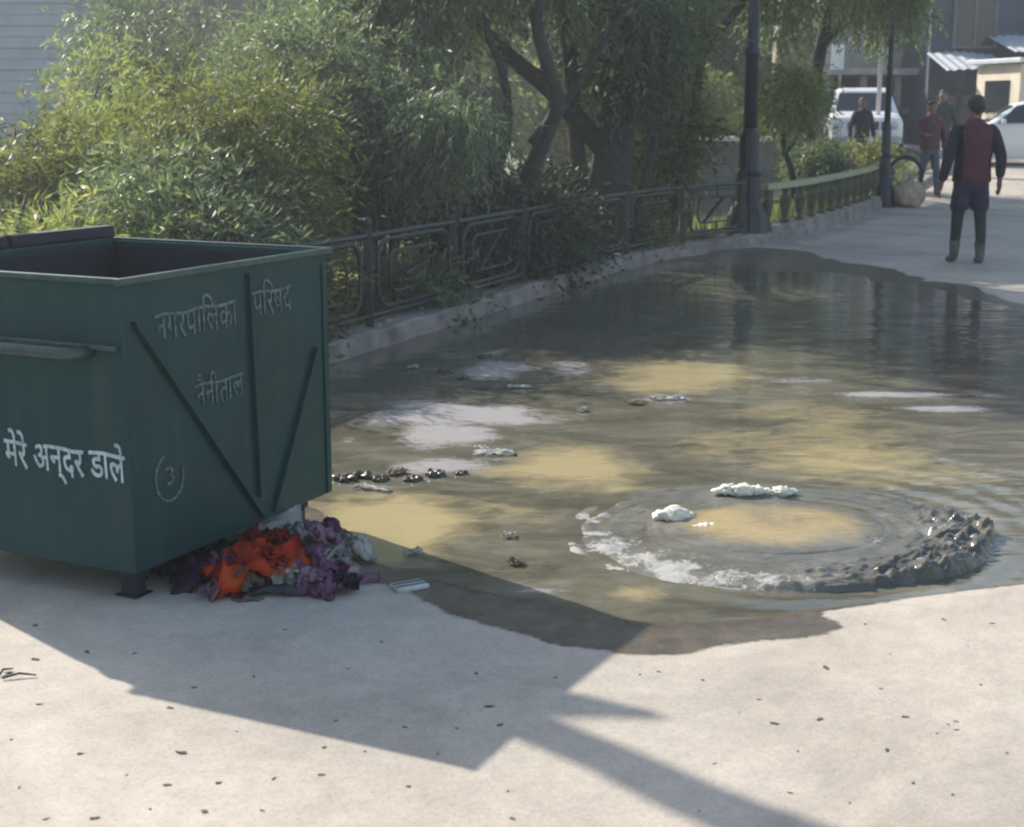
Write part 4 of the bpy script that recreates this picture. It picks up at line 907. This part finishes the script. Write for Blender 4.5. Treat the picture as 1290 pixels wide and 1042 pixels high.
# ---------------------------------------------------------------- vehicles
M['carwhite'] = simple('white_car_paint', (.80, .80, .80), .25, .03, 2, bump=0); M['tyre'] = simple('tyre_rubber', (.02, .02, .02), .8, .2); M['rim'] = simple('wheel_rim', (.4, .4, .42), .35, .1, metal=.7)
M['trim'] = simple('black_trim', (.03, .03, .035), .5, .2); M['headl'] = simple('headlight_glass', (.6, .62, .65), .1, .1, bump=0)
def car(label, loc, rz, st, wb, wr=.33, name='parked_car', cat='car', wheels=(.78, -.95), glass=None, width=.86):
    """st: stations (x, z_bottom, z_belt, z_roof, roof halfwidth); x forward"""
    t = thing(name, label, cat, loc, rz)
    bm = bmesh.new(); rows = []
    for (x, zb, zl, zr, hr, hb) in st:
        zm = (zb + zl) / 2
        prof = [(hb * .93, zb), (hb, zm - .08), (hb, zl - .08), (hb * .965, zl), (hr + .0, zr - .05 if zr - zl > .12 else zr), (hr * .8, zr + .015)]
        rows.append([bm.verts.new((x, y, z)) for y, z in prof] + [bm.verts.new((x, -y, z)) for y, z in reversed(prof)])
    n = len(rows[0])
    for a, b in zip(rows, rows[1:]):
        for k in range(n): bm.faces.new((a[k], b[k], b[(k + 1) % n], a[(k + 1) % n]))
    bm.faces.new(rows[0]); bm.faces.new(rows[-1][::-1]); bmesh.ops.recalc_face_normals(bm, faces=bm.faces[:])
    es = [e for e in bm.edges if len(e.link_faces) == 2 and e.calc_face_angle() > R(35)]
    bmesh.ops.bevel(bm, geom=es, offset=.03, segments=2, affect='EDGES')
    obj('body', bm, M['carwhite'], t, False)
    for x in wheels:
        for sy in (-1, 1):
            y = sy * (width - .09)
            bm = bmesh.new(); prof = [(.6 * wr, -.10), (.96 * wr, -.10), (wr, -.06), (wr, .06), (.96 * wr, .10), (.6 * wr, .10)]; lathe(bm, prof, 22)
            bmesh.ops.transform(bm, matrix=Matrix.Translation((x, y + sy * .03, wr)) @ Matrix.Rotation(R(90), 4, 'X'), verts=bm.verts); wo = obj('wheel', bm, M['tyre'], t, True)
            bm = bmesh.new(); lathe(bm, [(.05, -.112), (.58 * wr, -.105), (.6 * wr, 0), (.58 * wr, .105), (.05, .112)], 18)
            for k in range(5):
                a = k * 1.2566; bar(bm, (0, 0, sy * -.115), (math.cos(a) * .55 * wr, math.sin(a) * .55 * wr, sy * -.112), .05, .02)
            bmesh.ops.transform(bm, matrix=Matrix.Translation((x, y + sy * .03, wr)) @ Matrix.Rotation(R(90), 4, 'X'), verts=bm.verts); obj('rim', bm, M['rim'], wo)
            bm = bmesh.new(); lathe(bm, [(wr + .075, -.02), (wr + .075, .02)], 22); bmesh.ops.transform(bm, matrix=Matrix.Translation((x, sy * (width - .006), wr + .01)) @ Matrix.Rotation(R(90), 4, 'X'), verts=bm.verts); obj('wheel_arch', bm, M['trim'], t)
    return t
def quadpanel(name, pts, mat, parent, th=.035):
    bm = bmesh.new(); P = [Vector(p) for p in pts]; n = (P[1] - P[0]).cross(P[2] - P[1]).normalized()
    a = [bm.verts.new(p + n * th) for p in P]; b = [bm.verts.new(p - n * th) for p in P]; bm.faces.new(a); bm.faces.new(b[::-1])
    for k in range(len(P)): bm.faces.new((b[k], b[(k + 1) % len(P)], a[(k + 1) % len(P)], a[k]))
    return obj(name, bm, M[mat], parent)
def hatch(label, loc, rz):
    st = [(1.86, .32, .62, .64, .62, .66), (1.78, .24, .74, .78, .70, .80), (1.45, .22, .84, .88, .74, .85), (.95, .20, .92, .97, .74, .86), (.35, .20, .95, 1.40, .62, .86), (.0, .20, .96, 1.48, .62, .86), (-.9, .20, .97, 1.47, .61, .86), (-1.35, .22, .98, 1.38, .58, .85), (-1.72, .28, .96, 1.02, .66, .80), (-1.80, .34, .7, .74, .64, .72)]
    t = car(label, loc, rz, st, 2.4, .31, wheels=(1.18, -1.15))
    quadpanel('windshield', [(.93, -.62, .985), (.93, .62, .985), (.40, .55, 1.36), (.40, -.55, 1.36)], 'glass', t)
    quadpanel('rear_window', [(-1.70, .58, 1.04), (-1.70, -.58, 1.04), (-1.37, -.52, 1.37), (-1.37, .52, 1.37)], 'glass', t)
    for s in (-1, 1):
        for nm, q in (('side_window', [(.72, .97), (.05, .97), (.05, 1.40), (.33, 1.34)]), ('side_window', [(-.02, .97), (-.75, .98), (-.75, 1.40), (-.02, 1.41)]), ('side_window', [(-.82, .98), (-1.30, 1.0), (-1.2, 1.34), (-.82, 1.39)])):
            quadpanel(nm, [(x, s * (.835 - (z - .97) * .46 + .008), z + .02) for x, z in q], 'glass', t)
        quadpanel('headlight', [(1.80, s * .45, .60), (1.74, s * .76, .62), (1.66, s * .78, .75), (1.76, s * .5, .74)], 'headl', t, .02)
        bm = bmesh.new(); box(bm, (.62, s * .94, 1.02), (.10, .14, .11), None, .03); obj('mirror', bm, M['carwhite'], t)
    bm = bmesh.new(); box(bm, (1.84, 0, .45), (.06, .9, .14), None, .02); obj('grille', bm, M['trim'], t)
    return t
def pickup(label, loc, rz):
    st = [(2.25, .42, .80, .82, .74, .80), (2.18, .36, .98, 1.02, .80, .86), (1.35, .34, 1.06, 1.10, .80, .90), (.95, .32, 1.08, 1.16, .76, .90), (.45, .32, 1.10, 1.68, .68, .90), (.1, .32, 1.10, 1.76, .68, .90), (-1.9, .32, 1.10, 1.76, .67, .90), (-2.2, .34, 1.08, 1.60, .66, .88), (-2.28, .40, .95, 1.0, .70, .82)]
    t = car(label, loc, rz, st, 2.7, .38, 'parked_jeep', 'jeep', (1.45, -1.35), width=.90)
    quadpanel('windshield', [(.93, -.68, 1.17), (.93, .68, 1.17), (.49, .60, 1.62), (.49, -.60, 1.62)], 'glass', t)
    for s in (-1, 1):
        for q in ([(.75, 1.12), (-.05, 1.12), (-.05, 1.64), (.38, 1.62)], [(-.15, 1.12), (-.95, 1.12), (-.95, 1.64), (-.15, 1.64)], [(-1.05, 1.12), (-1.9, 1.12), (-1.85, 1.62), (-1.05, 1.64)]):
            quadpanel('side_window', [(x, s * (.88 - (z - 1.1) * .36 + .008), z + .02) for x, z in q], 'glass', t)
        bm = bmesh.new(); lathe(bm, [(.10, -.03), (.10, .03)], 16); bmesh.ops.transform(bm, matrix=Matrix.Translation((2.22, s * .64, .85)) @ Matrix.Rotation(R(90), 4, 'Y'), verts=bm.verts); obj('headlight', bm, M['headl'], t)
        bm = bmesh.new(); box(bm, (.75, s * 1.0, 1.18), (.10, .18, .16), None, .03); obj('mirror', bm, M['trim'], t)
    bm = bmesh.new()
    for k in range(6): box(bm, (2.25, -.40 + k * .16, .84), (.05, .10, .20), None, .01)
    obj('grille', bm, M['trim'], t)
    bm = bmesh.new(); box(bm, (2.34, 0, .50), (.14, 1.66, .18), None, .04); obj('bumper', bm, M['rim'], t)
    bm = bmesh.new(); box(bm, (2.415, 0, .52), (.02, .48, .11), None, .005); obj('number_plate', bm, M['white'], t)
    return t
p = at(1108, 180, 35.5); pickup('white jeep parked facing the camera behind the second lamp post', (p.x, 37.5, gz(36)), R(-100))
p = at(1305, 180, 33.5); hatch('white hatchback parked at the right edge beyond the walking man', (p.x, 34.2, gz(34)), R(168))
# ---------------------------------------------------------------- people
def skin(name, verts, edges, mat, parent, root=0, sub=2):
    bm = bmesh.new(); lay = bm.verts.layers.skin.verify(); vs = []
    for i, v in enumerate(verts):
        b = bm.verts.new(v[0]); r = v[1]; b[lay].radius = (r, r) if not hasattr(r, '__len__') else r; b[lay].use_root = (i == root); vs.append(b)
    for a, b in edges: bm.edges.new((vs[a], vs[b]))
    me = bpy.data.meshes.new(name); bm.to_mesh(me); bm.free(); o = bpy.data.objects.new(name, me); C.objects.link(o)
    mo = o.modifiers.new('s', 'SKIN'); mo.use_smooth_shade = True; sb = o.modifiers.new('u', 'SUBSURF'); sb.levels = sub; sb.render_levels = sub
    dg = bpy.context.evaluated_depsgraph_get(); m2 = bpy.data.meshes.new_from_object(o.evaluated_get(dg)); bpy.data.objects.remove(o)
    m2.materials.clear(); return link(name, m2, mat, parent, True)
M['skin'] = simple('skin_brown', (.22, .12, .075), .55, .1, 5, bump=0); M['hair'] = simple('black_hair', (.012, .011, .012), .6, .3, 30)
def cloth(name, c): return simple(name, c, .85, .35, 7, bump=1.0, bscale=9)
M['maroon'] = cloth('maroon_cloth', (.085, .016, .026)); M['blackc'] = cloth('black_cloth', (.016, .017, .024)); M['navy'] = cloth('navy_cloth', (.02, .018, .045)); M['darkleg'] = cloth('dark_trouser_cloth', (.028, .032, .034))
M['boot'] = cloth('grey_boot', (.11, .12, .105)); M['jean'] = cloth('faded_jeans', (.075, .10, .14)); M['pinkc'] = cloth('dull_pink_cloth', (.12, .045, .055)); M['greenc'] = cloth('dark_green_cloth', (.03, .045, .045)); M['sack'] = cloth('beige_sack', (.40, .31, .22)); M['bagc'] = plast('pale_blue_bag', (.45, .58, .65))
def person(label, loc, rz, H, jacket, sleeve, legs, lower, cap=None, armL=(-.31, .05, .80), armR=(.31, .02, .80), elL=None, elR=None, stride=.10, trunk_panel=None, shorts=None):
    """faces +y; all heights for a 1.72 m figure, then scaled"""
    t = thing('person', label, 'person', loc, rz); t.scale = (H / 1.72,) * 3
    V = lambda *a: Vector(a); hd = 1.60
    LH = V(*armL); RH = V(*armR); LE = V(*(elL or (-.285, -.02, 1.08))); RE = V(*(elR or (.285, -.03, 1.08)))
    LK = V(-.11, stride * .6, .50); RK = V(.11, -stride * .2, .50); LA = V(-.115, stride, .09); RA = V(.115, -stride, .09)
    b = [(V(0, 0, .95), .12), (V(0, 0, 1.12), .11), (V(0, -.01, 1.32), (.13, .10)), (V(0, 0, 1.45), .065), (V(0, .01, 1.51), .055), (V(0, .015, 1.58), (.075, .085)), (V(0, .01, 1.65), (.072, .08)), (V(0, .005, 1.70), .045),
         (V(-.17, 0, 1.40), .055), (LE, .04), (LH, .026), (V(.17, 0, 1.40), .055), (RE, .04), (RH, .026),
         (V(-.10, 0, .88), .085), (LK, .055), (LA, .04), (LA + V(-.01, .13, -.055), .032), (V(.10, 0, .88), .085), (RK, .055), (RA, .04), (RA + V(.01, .13, -.055), .032),
         (V(0, .105, 1.585), .014), (V(-.085, .01, 1.59), .012), (V(.085, .01, 1.59), .012)]
    e = [(0, 1), (1, 2), (2, 3), (3, 4), (4, 5), (5, 6), (6, 7), (2, 8), (8, 9), (9, 10), (2, 11), (11, 12), (12, 13), (0, 14), (14, 15), (15, 16), (16, 17), (0, 18), (18, 19), (19, 20), (20, 21), (5, 22), (5, 23), (5, 24)]
    for hnd, s, el in ((10, -1, LE), (13, 1, RE)):
        h0 = b[hnd][0]; dd = (h0 - el).normalized(); sdv = V(0, 1, 0) - dd * dd.y; sdv.normalize(); inn = V(-s, 0, 0)
        pi = len(b); b.append((h0 + dd * .055, (.034, .018))); e.append((hnd, pi))
        for k, (off, ln) in enumerate(((-.028, .062), (-.010, .074), (.009, .070), (.027, .055))):
            q = h0 + dd * .085 + sdv * off; i0 = len(b)
            b += [(q, .0095), (q + dd * ln * .55 + inn * .008, .0085), (q + dd * ln * .92 + inn * .026, .007)]; e += [(pi, i0), (i0, i0 + 1), (i0 + 1, i0 + 2)]
        i0 = len(b); q = h0 + dd * .03 + sdv * .034; b += [(q, .011), (q + dd * .035 + sdv * .016 + inn * .008, .009)]; e += [(hnd, i0), (i0, i0 + 1)]
    skin('body', b, e, M['skin'], t)
    def loft(name, rings, mat, a0=0, a1=360, n=20):
        bm = bmesh.new(); rows = []; full = a1 - a0 >= 360; m_ = n if full else n + 1
        for cx, cy, z, rx, ry in rings:
            row = []
            for k in range(m_):
                a = R(a0 + (a1 - a0) * k / n); c_, s_ = math.cos(a), math.sin(a)
                w_ = 1 + .035 * mnoise.noise(Vector((c_ * 2, s_ * 2, z * 9 + rx * 7)))
                row.append(bm.verts.new((cx + rx * w_ * math.copysign(abs(c_) ** .85, c_), cy + ry * w_ * math.copysign(abs(s_) ** .85, s_), z)))
            rows.append(row)
        for p_, q_ in zip(rows, rows[1:]):
            for k in range(m_ if full else m_ - 1): bm.faces.new((p_[k], p_[(k + 1) % m_], q_[(k + 1) % m_], q_[k]))
        if full: bm.faces.new(rows[0][::-1]); bm.faces.new(rows[-1])
        else: bmesh.ops.solidify(bm, geom=bm.faces[:], thickness=.006)
        return obj(name, bm, M[mat], t, True)
    JR = [(0, 0, .845, .178, .138), (0, 0, .86, .188, .146), (0, 0, .96, .180, .140), (0, 0, 1.06, .176, .134), (0, -.01, 1.18, .184, .138), (0, -.012, 1.30, .196, .140), (0, -.01, 1.37, .202, .128), (0, -.008, 1.42, .178, .106), (0, 0, 1.455, .105, .088), (0, .005, 1.495, .068, .070)]
    loft('jacket', JR, jacket)
    for s, E_, H_ in ((-1, LE, LH), (1, RE, RH)):
        wv = E_ + (H_ - E_) * .86
        skin('sleeve', [(V(s * .120, 0, 1.425), .066), (V(s * .190, 0, 1.375), .072), ((V(s * .200, 0, 1.365) + E_) / 2, .070), (E_, .062), ((E_ + H_) / 2, .056), (wv, .050)], [(0, 1), (1, 2), (2, 3), (3, 4), (4, 5)], M[sleeve], t)
    if trunk_panel:
        for a0 in (-42, 138):
            loft('side_panel', [(c_[0], c_[1], c_[2], c_[3] + .008, c_[4] + .008) for c_ in JR[1:8]], trunk_panel, a0, a0 + 84, 12)
    for s, K_, A_ in ((-1, LK, LA), (1, RK, RA)):
        up = V(s * .085, 0, .84); ch = [(up, .098), ((up + K_) / 2, .086), (K_, .066), ((K_ + A_) / 2 + V(0, -.01, .04), .060), (A_ + V(0, 0, .10 if shorts else .03), .052)]
        skin('trouser_leg', ch, [(0, 1), (1, 2), (2, 3), (3, 4)], M[legs], t)
    if shorts:
        loft('shorts', [(0, 0, .76, .165, .125), (0, 0, .82, .182, .140), (0, 0, .90, .165, .125)], shorts)
        for s, K_ in ((-1, LK), (1, RK)):
            loft('shorts_leg', [(s * .098, K_.y * .7, .565, .086, .092), (s * .098, K_.y * .6, .60, .094, .10), (s * .094, K_.y * .35, .70, .094, .108), (s * .088, 0, .80, .090, .115)], shorts)
    else: loft('trouser_seat', [(0, 0, .76, .135, .11), (0, 0, .82, .165, .125), (0, 0, .90, .16, .12)], legs)
    for s, A_, K_ in ((-1, LA, LK), (1, RA, RK)):
        skin('boot', [(A_ + (K_ - A_) * (.45 if shorts else .15), .066 if shorts else .05), (A_ + (K_ - A_) * .12, .052), (A_ + V(0, -.01, -.035), .048), (A_ + V(s * .006, .07, -.045), .045), (A_ + V(s * .012, .15, -.052), .036)], [(0, 1), (1, 2), (2, 3), (3, 4)], M[lower], t)
    bm = bmesh.new(); lump(bm, (0, -.010, 1.635), (.084, .098, .102), 3, 3, .22, 3.2)
    for v in list(bm.verts):
        if v.co.y > .02 and v.co.z < 1.665: v.co.y = min(v.co.y, .02)
    obj('hair', bm, M[cap or 'hair'], t, True)
    if True:
        for s in (-1, 1):
            bm = bmesh.new(); lump(bm, (s * .030, .088, 1.605), (.011, .008, .007), 1, 1, 0); obj('eye', bm, M['hair'], t, True)
        bm = bmesh.new(); box(bm, (0, .088, 1.545), (.045, .012, .008), None, .002); obj('mouth', bm, M['maroon'], t)
    return t
g = G(1217, 333)
person('man walking away up the street in maroon jacket, dark shorts and tall boots', g, R(3), 1.71, 'maroon', 'blackc', 'darkleg', 'boot', armL=(-.285, .10, .82), armR=(.325, .07, .85), elL=(-.268, -.03, 1.10), elR=(.28, -.05, 1.11), stride=.07, trunk_panel='blackc', shorts='navy')
g = G(1168, 247)
person('person in dull pink top and faded jeans walking toward the camera with a pale bag', g, R(190), 1.66, 'pinkc', 'pinkc', 'jean', 'boot', armL=(-.33, .14, .88), armR=(.20, .26, 1.12), elR=(.27, .05, 1.12), stride=.12)
g2 = G(1182, 222)
person('person in dark green clothes standing just behind the one in the pink top', g2, R(170), 1.78, 'greenc', 'greenc', 'blackc', 'blackc', stride=.05)
g3 = at(1085, 178, 31.0)
person('small distant person in black standing before the white jeep', (g3.x, 31.0, gz(31)), R(200), 1.62, 'blackc', 'blackc', 'jean', 'blackc', stride=.05)
# bag in the hand of the pink person
bm = bmesh.new(); lump(bm, (0, 0, .17), (.13, .09, .17), 3, 3, .35); tube(bm, [(-.04, 0, .30), (0, 0, .42), (.04, 0, .30)], .008, 6)
o = obj('carrier_bag', bm, M['bagc'], None, True); o.location = (g.x + .34, g.y - .12, g.z + .40); tag(o, 'pale blue carrier bag hanging from the hand of the person in pink', 'bag')
# tyre on a sack near the second lamp post
g = G(1142, 262)
bm = bmesh.new(); lump(bm, (0, 0, .20), (.27, .22, .24), 8, 4, .18, 1.4); tube(bm, [(0, 0, .40), (.02, 0, .47), (.05, 0, .50)], [.05, .04, .06], 8)
o = obj('stuffed_sack', bm, M['sack'], None, True); o.location = (g.x + .03, g.y, g.z); tag(o, 'bulging beige sack on the road beside the second lamp post', 'sack')
t = thing('bicycle_wheel', 'dark round wheel leaning upright on the bulging beige sack', 'wheel', (g.x + .02, g.y + .30, g.z + .0), R(12))
bm = bmesh.new(); pts = [(.31 * math.cos(a * .2618), 0, .50 + .31 * math.sin(a * .2618)) for a in range(25)]; tube(bm, pts, .032, 8, False); obj('tyre', bm, M['tyre'], t, True)
bm = bmesh.new()
for k in range(10):
    a = k * .6283; tube(bm, [(0, 0, .50), (.29 * math.cos(a), 0, .50 + .29 * math.sin(a))], .006, 5)
lathe(bm, [(.03, -.04), (.03, .04)], 10, (0, 0, .5)); obj('spokes', bm, M['rim'], t)

# overhead wires and street clutter
for k, (a_, b_, lab) in enumerate((((at(1037, 20, 39).x, 39, 6.3), (at(1330, 40, 40).x, 39.3, 5.0), 'upper sagging black wire strung in front of the dark building'), ((at(1037, 20, 39).x, 38.9, 5.7), (at(1340, 40, 36).x, 37, 4.6), 'lower sagging black wire strung in front of the dark building'))):
    bm = bmesh.new(); A_ = Vector(a_); B_ = Vector(b_); tube(bm, [A_.lerp(B_, q / 12) - Vector((0, 0, 1.6 * (q / 12) * (1 - q / 12))) for q in range(13)], .018, 5); tag(obj('overhead_wire', bm, M['pole'], None, True), lab, 'wire')
p = at(1190, 180, 39.0)
bm = bmesh.new()
for k in range(3): box(bm, (0, 0, .16 + k * .30), (.5, .4, .27), None, .02)
o = obj('crate_pile', bm, M['bark2']); o.location = (p.x + .8, 38.6, gz(38.6)); tag(o, 'pile of brown crates against the shutter below the tin awning', 'crates')
# ---------------------------------------------------------------- haze
m = bpy.data.materials.new('haze_air'); m.use_nodes = True; nt_ = m.node_tree; nt_.nodes.remove(nt_.nodes['Principled BSDF'])
pv = nt_.nodes.new('ShaderNodeVolumePrincipled'); pv.inputs['Color'].default_value = (.86, .92, 1.0, 1); pv.inputs['Density'].default_value = .0030; pv.inputs['Anisotropy'].default_value = .45
nt_.links.new(pv.outputs[0], nt_.nodes['Material Output'].inputs['Volume'])
bm = bmesh.new(); box(bm, (0, 105, 5.5), (340, 320, 17)); tag(obj('haze', bm, m), 'pale morning haze in the air over the street', kind='stuff')
